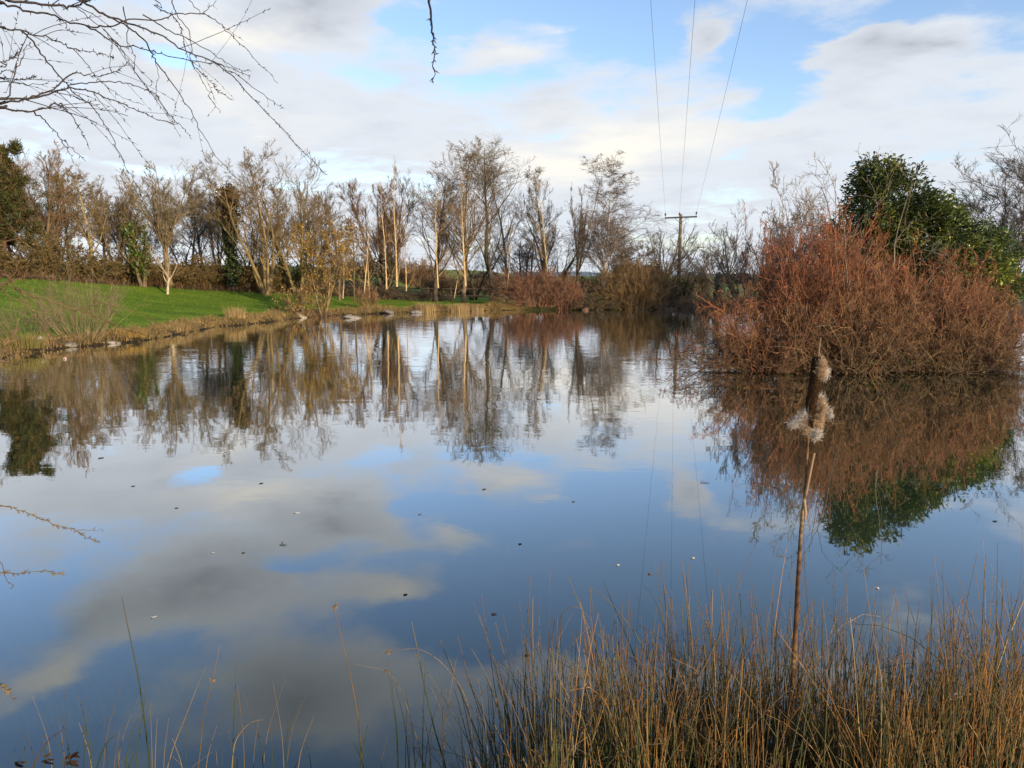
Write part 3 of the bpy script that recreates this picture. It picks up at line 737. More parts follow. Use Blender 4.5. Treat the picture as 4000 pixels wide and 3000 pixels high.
shrub('hawthorn_bush', 'twiggy bare bush just past the utility pole toward the pollarded tree', bx(2715, 55), 55, 1.7, 1.0, 2.7, 80, 48, [(.13, .10, .07), (.11, .085, .055)], .012, .009, (6, 4, 3), .04, .12)
shrub('hawthorn_bush', 'twiggy bare bush between the rounded bare tree and the silver birch', bx(2540, 56), 56, 1.6, 1.0, 2.5, 80, 48, [(.14, .10, .065), (.12, .09, .055)], .012, .009, (6, 4, 3), .04, .12)
T('bare_tree', 'small bare tree of thin upright rods between the pollarded tree and the pole', 2750, 930, 55, 130, 'multi', (.15, .12, .09), (.12, .10, .07), .08, .8, group=G3)
for px, lb in ((1405, 'rounded orange brown hedge bush in the field seen through the gap by the hazel'), (1585, 'rounded brown hedge bush in the field behind the black ivy-clad willow'), (1655, 'rounded orange brown hedge bush in the field beyond the rail fence'), (1770, 'rounded brown hedge bush in the field behind the tall central trees'), (1890, 'dull brown hedge bush in the field behind the tallest ash')):
    Y = 80 + 6 * math.sin(px)
    shrub('hedge_bush', lb, bx(px, Y), Y, 2.9, 1.6, 2.6 + .5 * math.sin(px * 3.3), 110, 60, [(.20, .115, .055), (.17, .10, .055), (.15, .105, .06)], .017, .016, (6, 4, 3), .03, .12, 'hedge bushes in the field', 'bush')

# dark copse and bungalow beyond the fields
def blob_tree(name, label, px, ytop, Y, wpx, col):
    x = at(px, 1080, Y)[0]; z0 = gz(x, Y); h = at(px, ytop, Y)[2] - z0; half = wpx / FPX * Y / 2
    root = empty(name, (x, Y, z0), label, 'tree')
    mb = MB(); p0 = stems([[0, 0, -.2]], [np.array([0, 0, 1.])], [h * .8], 8, .03, .02, [.3], .2); tubes(mb, *p0, 6, (.08, .06, .04)); mb.build('trunk', M_BARK, root)
    n = 2600; u = norm(rng.standard_normal((n, 3))) * rng.uniform(.55, 1, (n, 1)); lump = 1 + .18 * np.sin(u[:, 0] * 7) * np.cos(u[:, 1] * 6 + u[:, 2] * 5)
    c = u * lump[:, None] * np.array([half, half, h * .5]) + np.array([0, 0, h * .52])
    mb = MB(); leaves(mb, c, .65, .8, jit(col, n, .3), .3); mb.build('crown', M_NEEDLE, root)
blob_tree('evergreen_tree', 'dark rounded distant tree on the skyline beside the silver birch', 2450, 1035, 150, 110, (.055, .055, .025))
blob_tree('evergreen_tree', 'brownish distant tree on the skyline just above the bungalow', 2535, 1042, 155, 60, (.075, .075, .065))
blob_tree('evergreen_tree', 'low dark distant tree on the skyline above the fence gap by the hazel', 1360, 1070, 190, 150, (.06, .065, .06))
blob_tree('evergreen_tree', 'low dark distant tree on the skyline behind the tall central trees', 1900, 1070, 180, 130, (.06, .06, .05))
blob_tree('evergreen_tree', 'low dark distant tree on the skyline behind the pollarded tree', 2880, 1072, 180, 90, (.06, .06, .05))

def box(mb, c, s, col, bevel=0.0):
    c = np.array(c); s = np.array(s) / 2
    v = np.array([[x, y, z] for x in (-1, 1) for y in (-1, 1) for z in (-1, 1)]) * s + c
    mb.add(v, [[0, 1, 3, 2], [4, 6, 7, 5], [0, 4, 5, 1], [2, 3, 7, 6], [0, 2, 6, 4], [1, 5, 7, 3]], None, col)

def bungalow():
    Y = 165; x = at(2515, 1080, Y)[0]; z0 = gz(x, Y) - .75
    zb = at(2565, 1097, Y)[2]
    root = empty('bungalow', (x, Y, z0), 'cream distant bungalow with a pale roof glimpsed between bare trees', 'house'); root.scale = (.75, .75, .8)
    mb = MB(); box(mb, (0, 0, 1.25), (9, 6, 2.9), (.75, .62, .36)); mb.build('wall', M_WALL, root)
    mb = MB(); mb.add([(-4.9, -3.4, 2.7), (4.9, -3.4, 2.7), (4.9, 3.4, 2.7), (-4.9, 3.4, 2.7), (-4.2, 0, 3.9), (4.2, 0, 3.9)], [[0, 1, 5, 4], [2, 3, 4, 5]], [[0, 4, 3], [1, 2, 5]], (.55, .53, .52)); rf = mb.build('roof', M_WALL, root, smooth=False)
    for wx in (-2.6, 2.4):
        mb = MB(); box(mb, (wx, -3.02, 1.4), (1.5, .08, 1.2), (.04, .05, .06)); mb.build('window', M_GLAZE, root)
    mb = MB(); box(mb, (-.2, -3.02, 1.0), (.95, .08, 2.0), (.7, .7, .68)); mb.build('door', M_WALL, root)
bungalow()

# ================================================================== FENCES, STILE, POLE
def rail_fence():
    root = empty('rail_fence', (0, 0, 0), 'dark wooden post and rail fence crossing behind the slender trunks', 'fence')
    A = np.array([bx(1330, 60.5), 60.5]); B = np.array([bx(2035, 57.2), 57.2]); n = 9
    P = [A + (B - A) * i / (n - 1) for i in range(n)]
    for i, p in enumerate(P):
        z = gz(*p); mb = MB(); box(mb, (p[0], p[1], z + .5), (.13, .12, 1.24), (.075, .06, .045)); mb.build('post', M_WOOD, root)
    for k, hz in enumerate((.42, .98)):
        for i in range(n - 1):
            a, b = P[i], P[i + 1]; za, zb = gz(*a) + hz, gz(*b) + hz
            mb = MB(); q = [[[a[0], a[1] - .085, za], [(a[0] + b[0]) / 2, (a[1] + b[1]) / 2 - .085, (za + zb) / 2 - .015], [b[0], b[1] - .085, zb]]]
            tubes(mb, q, [[.055, .05, .055]], 4, (.085, .065, .05), True); mb.build('rail', M_WOOD, root, smooth=False)
rail_fence()

def stile():
    Y = 54; x0, x1 = bx(2263, Y), bx(2330, Y); z = gz(x0, Y)
    root = empty('timber_stile', ((x0 + x1) / 2, Y, z), 'old timber stile with two stout posts and a sagging cross rail near the birch', 'stile'); w = (x1 - x0) / 2
    for s, hh in ((-1, 1.35), (1, 1.25)):
        mb = MB(); box(mb, (s * w, 0, hh / 2 - .1), (.2, .18, hh), (.11, .085, .055)); box(mb, (s * w, 0, hh - .1), (.14, .12, .06), (.11, .085, .055)); mb.build('post', M_WOOD, root, smooth=False)
    for hz in (.45, .88):
        mb = MB(); tubes(mb, [[[-w, -.12, hz + .03], [0, -.13, hz - .02], [w, -.12, hz + .04]]], [[.07, .065, .07]], 4, (.10, .08, .055), True); mb.build('rail', M_WOOD, root, smooth=False)
    mb = MB(); box(mb, (0, -.32, .3), (1.0, .3, .06), (.10, .08, .055)); box(mb, (0, -.32, .1), (.12, .12, .36), (.09, .07, .05)); mb.build('step', M_WOOD, root, smooth=False)
stile()

def board_fence():
    Y = 41.5; root = empty('board_fence', (at(3960, 1200, Y)[0], Y, 0), 'dark upright board screen by the water behind the island', 'fence')
    x0 = at(3930, 1200, Y)[0]; zt = at(3950, 1172, Y)[2]
    for i in range(9):
        mb = MB(); h = zt + .04 * math.sin(i * 2.3); box(mb, (i * .215 + .0, .012 * (i % 2), h / 2 - .1), (.205, .035, h + .2), np.array((.035, .033, .034)) * (1 + .25 * math.sin(i * 5))); mb.build('board', M_WOOD, root, smooth=False)
    for hz in (.25, .8):
        mb = MB(); box(mb, (.86, .06, hz), (1.95, .05, .09), (.035, .03, .03)); mb.build('rail', M_WOOD, root, smooth=False)
    root.location.x = x0 + .1
board_fence()

YP = 56.0
def utility_pole():
    top = at(2660, 838, YP); x, zt = top[0], top[2]; z0 = gz(x, YP)
    root = empty('utility_pole', (x, YP, z0), 'tall wooden power pole with a crossarm and three insulators beyond the water', 'pole')
    h = zt - z0
    mb = MB(); tubes(mb, [[[0, 0, -.3], [0, 0, h * .4], [0, 0, h - .03], [0, 0, h + .03]]], [[.155, .14, .115, .07]], 12, (.22, .155, .09), True); mb.build('pole', M_WOOD, root)
    az = math.atan(.225); ux, uy = math.cos(az), -math.sin(az)
    L = 1.17; zc = h - .22; tilt = .03
    f = np.array([math.sin(az), math.cos(az)])
    off = -f * .17
    P = lambda s, dz=0, k=1.0: np.array([ux * s * L + off[0] * k, uy * s * L + off[1] * k, zc + dz + tilt * s])
    mb = MB(); tubes(mb, [[P(-1.03), P(0), P(1.03)]], [[.06, .06, .06]], 4, (.10, .095, .09), True); mb.build('crossarm', M_METAL, root, smooth=False)
    for s in (-1, 1):
        mb = MB(); tubes(mb, [[P(s * .40, -.03), np.array([0, 0, zc - .48]) + np.array([*off, 0]) * .75]], [[.022, .022]], 4, (.12, .11, .10), True); mb.build('brace', M_METAL, root, smooth=False)
    tips = []
    for s in (-1, -.095, .98):
        b = P(s, .05); b2 = b + np.array([0, 0, .17])
        mb = MB(); tubes(mb, [[b, b2]], [[.016, .016]], 6, (.12, .12, .12), True); pin = mb.build('insulator', M_METAL, root)
        zz = np.array([.10, .11, .135, .14, .175, .18, .215, .22, .25, .29, .30]); rr = np.array([.03, .085, .085, .045, .045, .075, .075, .035, .055, .045, .0])
        mb = MB(); tubes(mb, [np.stack([0 * zz + b[0], 0 * zz + b[1], zz + b[2] + .02], 1)], [rr], 12, (.035, .028, .03)); mb.build('porcelain_shed', M_GLAZE, pin)
        tips.append(b + np.array([x, YP, z0 + .30]))
    return tips
tips = utility_pole()
names = ['overhead wire on the crossarm end nearer the birch', 'overhead wire from the middle insulator of the pole', 'overhead wire on the crossarm end nearer the island']
f = np.array([.225, 1.0, 0]) / math.hypot(.225, 1)
for tp, lb in zip(tips, names):
    mb = MB()
    t = np.linspace(0, 1, 60)[:, None]
    a, b = tp, tp - f * 100 + np.array([0, 0, 6.4])
    w1 = a + (b - a) * t; w1[:, 2] -= (4 * .55 * t * (1 - t))[:, 0]
    e = tp + f * 95 + np.array([0, 0, -2.0]); t2 = np.linspace(0, 1, 40)[:, None]
    w2 = a + (e - a) * t2; w2[:, 2] -= (4 * 1.6 * t2 * (1 - t2))[:, 0]
    tubes(mb, [np.concatenate([w1[::-1], w2[1:]])], [np.full(99, .0052)], 5, (.24, .25, .26))
    tag(mb.build('overhead_wire', M_METAL, origin=tuple(tp)), lb, 'wire', 'overhead power wires')

# ================================================================== ISLAND
IZ = .22
def ell(c, r, n, shell=.55):
    u = norm(rng.standard_normal((n, 3))) * (rng.uniform(shell, 1, (n, 1)) ** .7)
    return c + u * r

def evergreen():
    Y = 20.2; x0 = at(3480, 1400, Y)[0]
    root = empty('rhododendron_tree', (x0, Y, IZ), 'big dark green evergreen with glossy leaves towering over the red island shrubs', 'tree')
    O = np.array([x0, Y, IZ])
    specs = [(3430, 775, 140, 155, 0, 1.), (3590, 930, 180, 140, 0, 1.), (3770, 985, 130, 105, .1, 1.), (3310, 900, 140, 105, .2, .7), (3655, 815, 70, 50, .2, .9), (3795, 885, 50, 35, .3, .9), (3480, 1010, 260, 110, .1, 1.), (3850, 1085, 75, 60, -.1, .9), (3190, 950, 90, 60, .1, .35), (3700, 1080, 180, 90, .0, .9), (3400, 650, 70, 50, 0, .8), (3530, 815, 110, 95, .1, .9)]
    mb = MB(); br = []
    for px, py, rx, ry, dy, dn in specs:
        c = at(px + 35, py + 42, Y + dy) - O; s = Y / FPX; r = np.array([rx * s, 1.15 * (rx * s) ** .5, ry * s])
        nc = int(108 * dn * (rx * ry / 20000) ** .8) + 12
        cl = ell(c, r * (1 + .16 * rng.standard_normal((nc, 1))), nc, .5)
        lump = .5 + .5 * np.sin(cl[:, 0] * 4.1 + cl[:, 2] * 3) * np.cos(cl[:, 1] * 4 + cl[:, 2] * 2.3)
        per = 62
        cen = np.repeat(cl, per, 0) + rng.standard_normal((nc * per, 3)) * .13
        od = np.repeat(norm(cl - c), per, 0)
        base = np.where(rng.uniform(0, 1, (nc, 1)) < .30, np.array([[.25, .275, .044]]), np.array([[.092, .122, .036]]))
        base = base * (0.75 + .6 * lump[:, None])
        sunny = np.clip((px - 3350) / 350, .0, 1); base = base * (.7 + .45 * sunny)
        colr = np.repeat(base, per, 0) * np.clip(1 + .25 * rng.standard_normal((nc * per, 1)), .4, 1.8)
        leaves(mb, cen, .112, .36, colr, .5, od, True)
        for q in cl[::3]: br.append((c, q))
    mb.build('foliage', M_LEAF, root)
    tb = MB(); p0 = stems([[.1, .2, -.2], [-.3, .1, -.2], [.5, 0, -.2], [-.8, .2, -.2]], [[.05, 0, 1], [-.3, 0, 1], [.35, 0, 1], [-.5, .1, 1]], [4.6, 4.0, 3.8, 3.2], 12, .06, .03, [.12, .09, .09, .08], .2)
    tubes(tb, *p0, 7, (.12, .09, .06)); l1 = grow(*p0, 16, .25, 1, 45, 14, .38, 8, .1, .05, .5, .012, .3); tubes(tb, *l1, 4, jit((.12, .09, .06), len(l1[0]), .2)); l2 = grow(*l1, 6, .25, 1, 45, 12, .4, 5, .12, .05, .5, .007, .3); tubes(tb, *l2, 3, jit((.13, .10, .06), len(l2[0]), .2))
    tb.build('trunk', M_BARK, root)
evergreen()

T('hawthorn_tree', 'leafless grey tree with lichened twigs poking out around the island evergreen', 3340, 600, 18.7, 620, 'dark', (.26, .225, .15), (.24, .20, .14), .05, .52, .0055)
T('hawthorn_tree', 'leafless grey tree making the sloping skyline of twigs over the red island shrubs', 3170, 640, 20.2, 420, 'dark', (.24, .19, .14), (.22, .17, .13), .06, 1.15, .006)
T('elder_tree', 'leafless twiggy tree with fan of stems above the near end of the island shrubs', 2990, 830, 20.4, 230, 'dark', (.2, .15, .115), (.18, .13, .095), .05, 1.0, .006)

RED = [(.225, .088, .048), (.20, .080, .048), (.255, .12, .052), (.175, .095, .05), (.22, .10, .048), (.14, .08, .045)]
OR = [(.255, .145, .056), (.20, .112, .048), (.17, .10, .05), (.215, .10, .048), (.14, .095, .052)]
BR = [(.165, .098, .053), (.13, .084, .048), (.18, .10, .053), (.22, .15, .075)]
TONE = ((.62, .72, .78), (1.2, 1.0, .95))  # paints shade into the lower stems, besides their greyer old wood
def isl(px, Y): return at(px, 1400, Y)[0]
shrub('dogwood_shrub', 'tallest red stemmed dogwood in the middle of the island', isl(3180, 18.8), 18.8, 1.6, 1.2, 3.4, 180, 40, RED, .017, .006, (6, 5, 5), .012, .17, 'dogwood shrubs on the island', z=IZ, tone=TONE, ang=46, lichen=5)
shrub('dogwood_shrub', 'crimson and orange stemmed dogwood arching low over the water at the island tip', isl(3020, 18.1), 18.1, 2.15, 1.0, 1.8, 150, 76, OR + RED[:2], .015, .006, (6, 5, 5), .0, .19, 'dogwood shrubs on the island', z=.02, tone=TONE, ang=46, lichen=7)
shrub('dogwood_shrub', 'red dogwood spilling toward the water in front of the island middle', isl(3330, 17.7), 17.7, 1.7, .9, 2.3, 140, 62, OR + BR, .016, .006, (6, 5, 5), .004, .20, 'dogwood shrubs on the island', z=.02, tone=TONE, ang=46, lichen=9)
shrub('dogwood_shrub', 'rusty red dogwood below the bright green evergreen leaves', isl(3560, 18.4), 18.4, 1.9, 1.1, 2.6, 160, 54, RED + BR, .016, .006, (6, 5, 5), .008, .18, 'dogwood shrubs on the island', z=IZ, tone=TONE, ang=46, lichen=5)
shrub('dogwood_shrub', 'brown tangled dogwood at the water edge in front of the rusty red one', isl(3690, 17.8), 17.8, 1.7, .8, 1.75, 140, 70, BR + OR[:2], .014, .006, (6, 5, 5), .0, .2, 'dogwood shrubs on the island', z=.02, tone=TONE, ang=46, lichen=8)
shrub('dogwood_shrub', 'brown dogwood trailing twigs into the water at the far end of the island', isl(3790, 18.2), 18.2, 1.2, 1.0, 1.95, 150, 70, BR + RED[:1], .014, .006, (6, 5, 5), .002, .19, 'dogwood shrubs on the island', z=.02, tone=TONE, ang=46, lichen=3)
# dark ferns and ivy under the shrubs
def fern(px, Y, lb):
    Y += .75; x = isl(px, Y); n = 15; a = rng.uniform(0, 2 * pi, n); r = empty('fern', (x, Y, IZ - .05), lb, 'fern')
    p, q = stems(np.zeros((n, 3)), np.stack([np.cos(a) * .9, np.sin(a) * .9, 1 + 0 * a], 1), rng.uniform(.28, .5, n), 9, .04, -.14, np.full(n, .004))
    mb = MB(); tubes(mb, p, q, 3, (.08, .09, .03))
    P = p[:, 1:].reshape(-1, 3); P = np.repeat(P, 4, 0); leaves(mb, P, .07, .25, jit((.08, .12, .03), len(P), .3), .6); mb.build('fronds', M_LEAF, r)
fern(3370, 16.75, 'bright green fern under the shrubs at the island waterline')
fern(3520, 16.8, 'smaller green fern beside the bright one at the island waterline')

# ================================================================== LEFT BANK
def rock(name, label, px, py, w, h, dp, col, seed, cat='stone', zoff=0.0, taper=.35, Y=None, rough=.16):
    g = np.random.default_rng(seed)
    p = wl(px, py); k, m = 22, 13
    th = np.linspace(0, 2 * pi, k, endpoint=False); ph = np.linspace(-.5 * pi, .5 * pi, m)
    A, B = np.meshgrid(th, ph); sx = np.sign(np.cos(A)) * np.abs(np.cos(A)) ** .75; sy = np.sign(np.sin(A)) * np.abs(np.sin(A)) ** .75
    cb = np.cos(B) ** .6
    nz = rough * (np.sin(A * 2 + seed) * np.cos(B * 3 + seed) + .6 * np.sin(A * 5 + seed * 2 + B * 4) + .35 * np.cos(A * 9 - B * 7 + seed))
    up = np.clip(np.sin(B), 0, 1)
    r = 1 + nz
    V = np.stack([sx * cb * r * w / 2 * (1 - taper * up), sy * cb * r * dp / 2 * (1 - taper * up), np.sin(B) * h * .62 * (1 + nz * .6) + h * .30 + .18 * h * sx * (seed % 3 - 1)], -1).reshape(-1, 3)
    idx = np.arange(k * m).reshape(m, k); a = idx[:-1]; d = idx[1:]
    q = np.stack([a, np.roll(a, -1, 1), np.roll(d, -1, 1), d], -1).reshape(-1, 4)
    mb = MB(); mb.add(V, q, None, jit(col, len(V), .15, g))
    o = mb.build(name, M_STONE, smooth=True); o.location = (p[0], p[1], zoff)
    return tag(o, label, cat), p

GST = 'stones at the water edge'
rock('stone', 'long flat pale stone lying in the water below the strawy bank', 430, 1343, .62, .12, .34, (.24, .225, .19), 4)
rock('stone', 'grey wedge-shaped stone in the water beside the pale stone stack', 265, 1356, .58, .17, .36, (.17, .155, .12), 5)
o, p = rock('stone_stack', 'squat stack of pale rough stones at the waterline with a white cap', 160, 1366, .40, .40, .36, (.26, .20, .13), 7, 'stone', taper=.12, rough=.10)
o2, _ = rock('cap_stone', 'small white stone resting on top of the squat stone stack', 160, 1366, .19, .10, .17, (.5, .48, .43), 8, 'stone', zoff=.335, rough=.08)
o, pb = rock('stone', 'pale pointed stone at the waterline with a small bird on top', 1170, 1242, .72, .34, .5, (.28, .235, .17), 3, taper=.75)
rock('stone', 'flat pale slab of stone lying out in the water in front of the hazel', 1374, 1243, 1.05, .20, .55, (.25, .23, .18), 9, taper=.5, rough=.10)
rock('stone', 'low grey stone on the bank under the slender trunks', 1520, 1226, .6, .22, .4, (.15, .13, .11), 12, zoff=.05)
rock('stone', 'pale grey stone beside the reeds on the far bank', 1625, 1224, .75, .2, .4, (.19, .17, .15), 13, zoff=.02)
rock('log', 'short brown log end at the waterline below the timber stile', 2285, 1211.5, .5, .2, .3, (.15, .09, .055), 14, 'log', taper=.1, rough=.05)

def bird(p):
    # small black and white water bird standing on the pointed stone
    r = empty('bird', (p[0] + .02, p[1], .33), 'small black and white bird perched on the pale pointed stone', 'bird')
    def lathe(a, b, rr, col, mb):
        t = np.linspace(0, 1, len(rr))[:, None]; tubes(mb, [np.array(a) + (np.array(b) - np.array(a)) * t], [rr], 10, col)
    mb = MB()
    prof = np.array([.002, .03, .055, .068, .07, .062, .045, .03, .027, .034, .040, .036, .02, .002])
    path = np.array([[-.19, 0, .02], [-.15, 0, .035], [-.10, 0, .05], [-.05, 0, .065], [0, 0, .078], [.045, 0, .092], [.075, 0, .115], [.09, 0, .14], [.098, 0, .158], [.105, 0, .173], [.113, 0, .19], [.122, 0, .205], [.132, 0, .216], [.14, 0, .22]])
    cc = np.array([[.03, .03, .03]] * 4 + [[.04, .04, .04]] * 4 + [[.75, .75, .72]] * 6)
    tubes(mb, [path], [prof], 12, cc[None])
    for s in (-1, 1): tubes(mb, [[[0, s * .025, .04], [.005, s * .025, -.02]]], [[.006, .005]], 5, (.10, .07, .03))
    mb.build('body', M_DRYLEAF, r)
    mb = MB(); tubes(mb, [[[.15, 0, .197], [.205, 0, .19]]], [[.012, .003]], 6, (.16, .13, .05), True); mb.build('beak', M_DRYLEAF, r)
    for s in (-1, 1):
        mb = MB(); tubes(mb, [[[.07, s * .055, .10], [0, s * .07, .085], [-.1, s * .05, .055], [-.2, s * .02, .03]]], [[.012, .026, .022, .003]], 6, (.025, .025, .025)); mb.build('wing', M_DRYLEAF, r)
    r.rotation_euler = (0, 0, R(12))
bird(pb)

def float_ball():
    p = wl(254, 1402); rr = .045; m = 12
    root = empty('fishing_float', (p[0], p[1], .012), 'small red and white ball float on the water', 'float')
    for nm, a, b, c in (('upper_half', 0, pi / 2, (.5, .36, .33)), ('lower_half', -pi / 2, 0, (.35, .03, .03))):
        t = np.linspace(a, b, m); mb = MB(); tubes(mb, [np.stack([0 * t, 0 * t, np.sin(t) * rr], 1)], [np.maximum(np.cos(t) * rr, .0005)], 16, c); mb.build(nm, M_PAINT, root)
    mb = MB(); tubes(mb, [[[0, 0, .04], [0, 0, .062]]], [[.006, .005]], 8, (.6, .05, .04), True); mb.build('stem', M_PAINT, root)
    root.rotation_euler = (.35, .2, 0)
float_ball()

p = wl(330, 1352)
shrub('willow_bush', 'wispy grey brown bush of thin upright rods on the bank beside the stone stack', p[0] - .35, p[1] + .5, 1.6, 1.0, 2.2, 85, 48, [(.20, .15, .08), (.17, .13, .075), (.23, .17, .09)], .0065, .0036, (5, 3, 3), .05, .07, lvl=2)
p = wl(60, 1385)
shrub('willow_bush', 'thin grey brown bush at the very edge of the bank above the strawy grass', p[0] - .8, p[1] + 1.6, 1.2, .9, 1.3, 36, 52, [(.19, .14, .08), (.16, .12, .07)], .007, .0042, (5, 4, 3), .05, .08, lvl=2)

def tuft(name, label, px, py, n, h, rad, col, group=None, Yoff=.12, lean=.25, w=.014):
    p = wl(px, py); x, y = p[0], p[1] + Yoff
    a = rng.uniform(0, 2 * pi, n); q = np.sqrt(rng.uniform(0, 1, n)) * rad
    b = np.stack([np.cos(a) * q, np.sin(a) * q * .6, 0 * a - .03], 1)
    hh = h * rng.uniform(.55, 1.1, n); ln = np.stack([np.cos(a), np.sin(a)], 1) * (q / max(rad, .01) * lean * hh)[:, None] + .10 * hh[:, None] * rng.standard_normal((n, 2))
    mb = MB(); blades(mb, b, hh, w, ln, jit(col, n, .22), 4)
    o = mb.build(name, M_GRASS); o.location = (x, y, gz(x, y)); return tag(o, label, 'grass tuft', group)
STRAW = (.48, .34, .15)
tuft('sedge_tuft', 'golden tuft of dry sedge where the lawn bank juts into the water', 915, 1268, 420, .62, .48, STRAW)
tuft('sedge_tuft', 'low straw tuft on the bank midway along the lawn', 690, 1304, 260, .42, .5, (.36, .25, .11))
tuft('sedge_tuft', 'ochre sedge tuft trailing over the bank above the long flat stone', 500, 1336, 300, .36, .6, (.40, .26, .07), lean=.7)
tuft('reed_clump', 'pale golden reed clump below the silvery slender trunk', 1660, 1220, 420, .75, .75, STRAW, lean=.1)
tuft('reed_clump', 'pale golden reed bed in front of the short forked sapling', 1790, 1217, 420, .68, .8, STRAW, lean=.08)
tuft('reed_clump', 'pale golden reed bed at the foot of the stout golden trunk', 1850, 1215.5, 380, .66, .7, (.44, .31, .15), lean=.08)
tuft('sedge_tuft', 'yellow green sedge clump on the near bank beside the stone stack', 40, 1386, 420, .55, .7, (.24, .20, .06), lean=.6, Yoff=.5)

# ================================================================== OVERHANGING WILLOW (trunk stands outside the picture)
def overhang():
    base = np.array([-4.3, 3.3, gz(-4.3, 3.3)])
    root = empty('willow_tree', tuple(base), 'near willow reaching bare budding branches in over the water from outside the picture', 'tree')
    tr = MB(); tp = np.array([base + (0, 0, -.2), base + (.05, .05, 1.2), base + (.02, .2, 2.4), base + (-.1, .35, 3.6), base + (-.1, .5, 5.0), base + (.2, .6, 6.4)])
    tubes(tr, [tp], [[.26, .2, .17, .13, .09, .05]], 12, (.14, .11, .075)); tr.build('trunk', M_BARK, root, origin=tuple(base))
    cs = 1400 / 2212
    def br(pts, y0, y1, r0, r1, col=(.050, .040, .036), sc_=cs, oy=0, trunk_z=None, buds=1.0, twigs=1.0, ox=0):
        P = np.array([at(ox + a * sc_, oy + b * sc_, y0 + (y1 - y0) * i / (len(pts) - 1)) for i, (a, b) in enumerate(pts)])
        if trunk_z is not None:
            o = base + np.array([0, .3, trunk_z - base[2]]); P = np.concatenate([[o, o * .5 + P[0] * .5 + np.array([0, 0, .12])], P])
        # Catmull-Rom refinement
        Q = [P[0]]; E = np.concatenate([[2 * P[0] - P[1]], P, [2 * P[-1] - P[-2]]])
        for i in range(1, len(E) - 2):
            for u in np.linspace(0, 1, 5)[1:]:
                a, b, c, d = E[i - 1], E[i], E[i + 1], E[i + 2]
                Q.append(.5 * (2 * b + (c - a) * u + (2 * a - 5 * b + 4 * c - d) * u * u + (3 * b - a - 3 * c + d) * u ** 3))
        Q = np.array(Q); n = len(Q); kn = 1 + .0; t = np.linspace(0, 1, n)
        Q[1:-1] += rng.standard_normal((n - 2, 3)) * .0035
        rad = (r0 + (r1 - r0) * t ** .8) * .58
        mb = MB(); tubes(mb, [Q], [rad], 6, col)
        ln = np.linalg.norm(np.diff(Q, axis=0), axis=1).sum()
        if twigs > 0:
            nt_ = max(1, int(ln * 3.0 * twigs))
            tw = grow(Q[None], rad[None], nt_, .35, .95, 30, 8, .16, 8, .07, -.03, .55, .0011, .4, tip=.5)
            tubes(mb, *tw, 4, jit(col, len(tw[0]), .15))
            paths = [(Q, rad)] + [(tw[0][i], tw[1][i]) for i in range(len(tw[0]))]
        else: paths = [(Q, rad)]
        for q, rr in paths:     # buds: short pointed scales lying close to the twig
            l = np.linalg.norm(np.diff(q, axis=0), axis=1).sum(); m = int(l * 22 * buds)
            if m < 1: continue
            tt = .25 + .75 * rng.uniform(0, 1, m) ** .8
            ff = tt * (len(q) - 1); ii = np.clip(ff.astype(int), 0, len(q) - 2); w = (ff - ii)[:, None]
            b0 = q[ii] * (1 - w) + q[ii + 1] * w; tn = norm(q[ii + 1] - q[ii]); d = norm(tn + .55 * rng.standard_normal((m, 3)))
            L = rng.uniform(.010, .024, m)[:, None]
            tubes(mb, np.stack([b0, b0 + d * L * .45, b0 + d * L], 1), np.tile([[.0012, .0021, .0004]], (m, 1)), 5, jit(np.array(col) * 1.1, m, .2))
        mb.build('branch', M_TWIG, root, origin=tuple(base))
    D = (3.6, 4.4)
    br([(-160, -60), (90, 8), (250, 25), (390, 40), (460, 40), (530, 8), (640, -25)], 3.4, 3.8, .014, .006, trunk_z=3.9, twigs=.7)
    br([(380, -40), (510, 5), (640, 90), (760, 130), (900, 180), (1030, 240), (1130, 310), (1290, 370), (1400, 440), (1550, 600), (1700, 750), (1850, 910), (2010, 1080)], 3.6, 4.5, .012, .0022, trunk_z=4.2, twigs=.25)
    br([(-100, -10), (0, 20), (100, 45), (200, 80), (320, 90), (400, 130), (530, 160), (640, 220), (740, 275), (900, 300), (1000, 335), (1180, 375), (1330, 395), (1450, 430), (1540, 470)], 3.5, 4.3, .012, .0022, trunk_z=3.8, twigs=.5)
    br([(530, 160), (600, 165), (700, 155), (800, 122), (960, 125), (1060, 95), (1150, 85), (1270, 95), (1340, 130), (1400, 190), (1480, 270), (1580, 380), (1640, 430), (1715, 515)], 3.8, 4.4, .0075, .002, twigs=.3)
    br([(-60, 165), (0, 170), (130, 190), (200, 215), (280, 225), (370, 260), (440, 295), (550, 320), (650, 340), (705, 355)], 3.5, 4.0, .010, .002, trunk_z=3.5, twigs=.6)
    br([(130, 190), (210, 260), (270, 350), (330, 430), (400, 500), (470, 580), (560, 650), (620, 730), (670, 810), (720, 900), (770, 1020), (830, 1110), (885, 1230)], 3.6, 4.2, .0075, .002, twigs=.2)
    br([(-60, 612), (0, 610), (100, 610), (200, 600), (300, 560), (380, 510), (450, 455), (540, 460), (640, 465), (720, 440), (785, 385)], 3.4, 4.0, .013, .0022, trunk_z=3.0, twigs=.6)
    br([(370, 555), (450, 520), (560, 510), (680, 500), (780, 510), (870, 545), (960, 580), (1010, 660), (1080, 740), (1140, 800), (1180, 855)], 3.7, 4.2, .006, .002, twigs=.4)
    br([(-60, 636), (0, 635), (150, 615), (300, 580), (380, 555), (500, 545), (590, 575), (700, 620), (800, 660), (900, 700), (1000, 745), (1095, 765)], 3.5, 4.2, .012, .002, trunk_z=2.95, twigs=.5)
    br([(-60, 660), (0, 665), (120, 682), (210, 685), (300, 655), (370, 640), (420, 690), (480, 770), (520, 850), (555, 925)], 3.4, 3.9, .012, .002, trunk_z=2.9, twigs=.4)
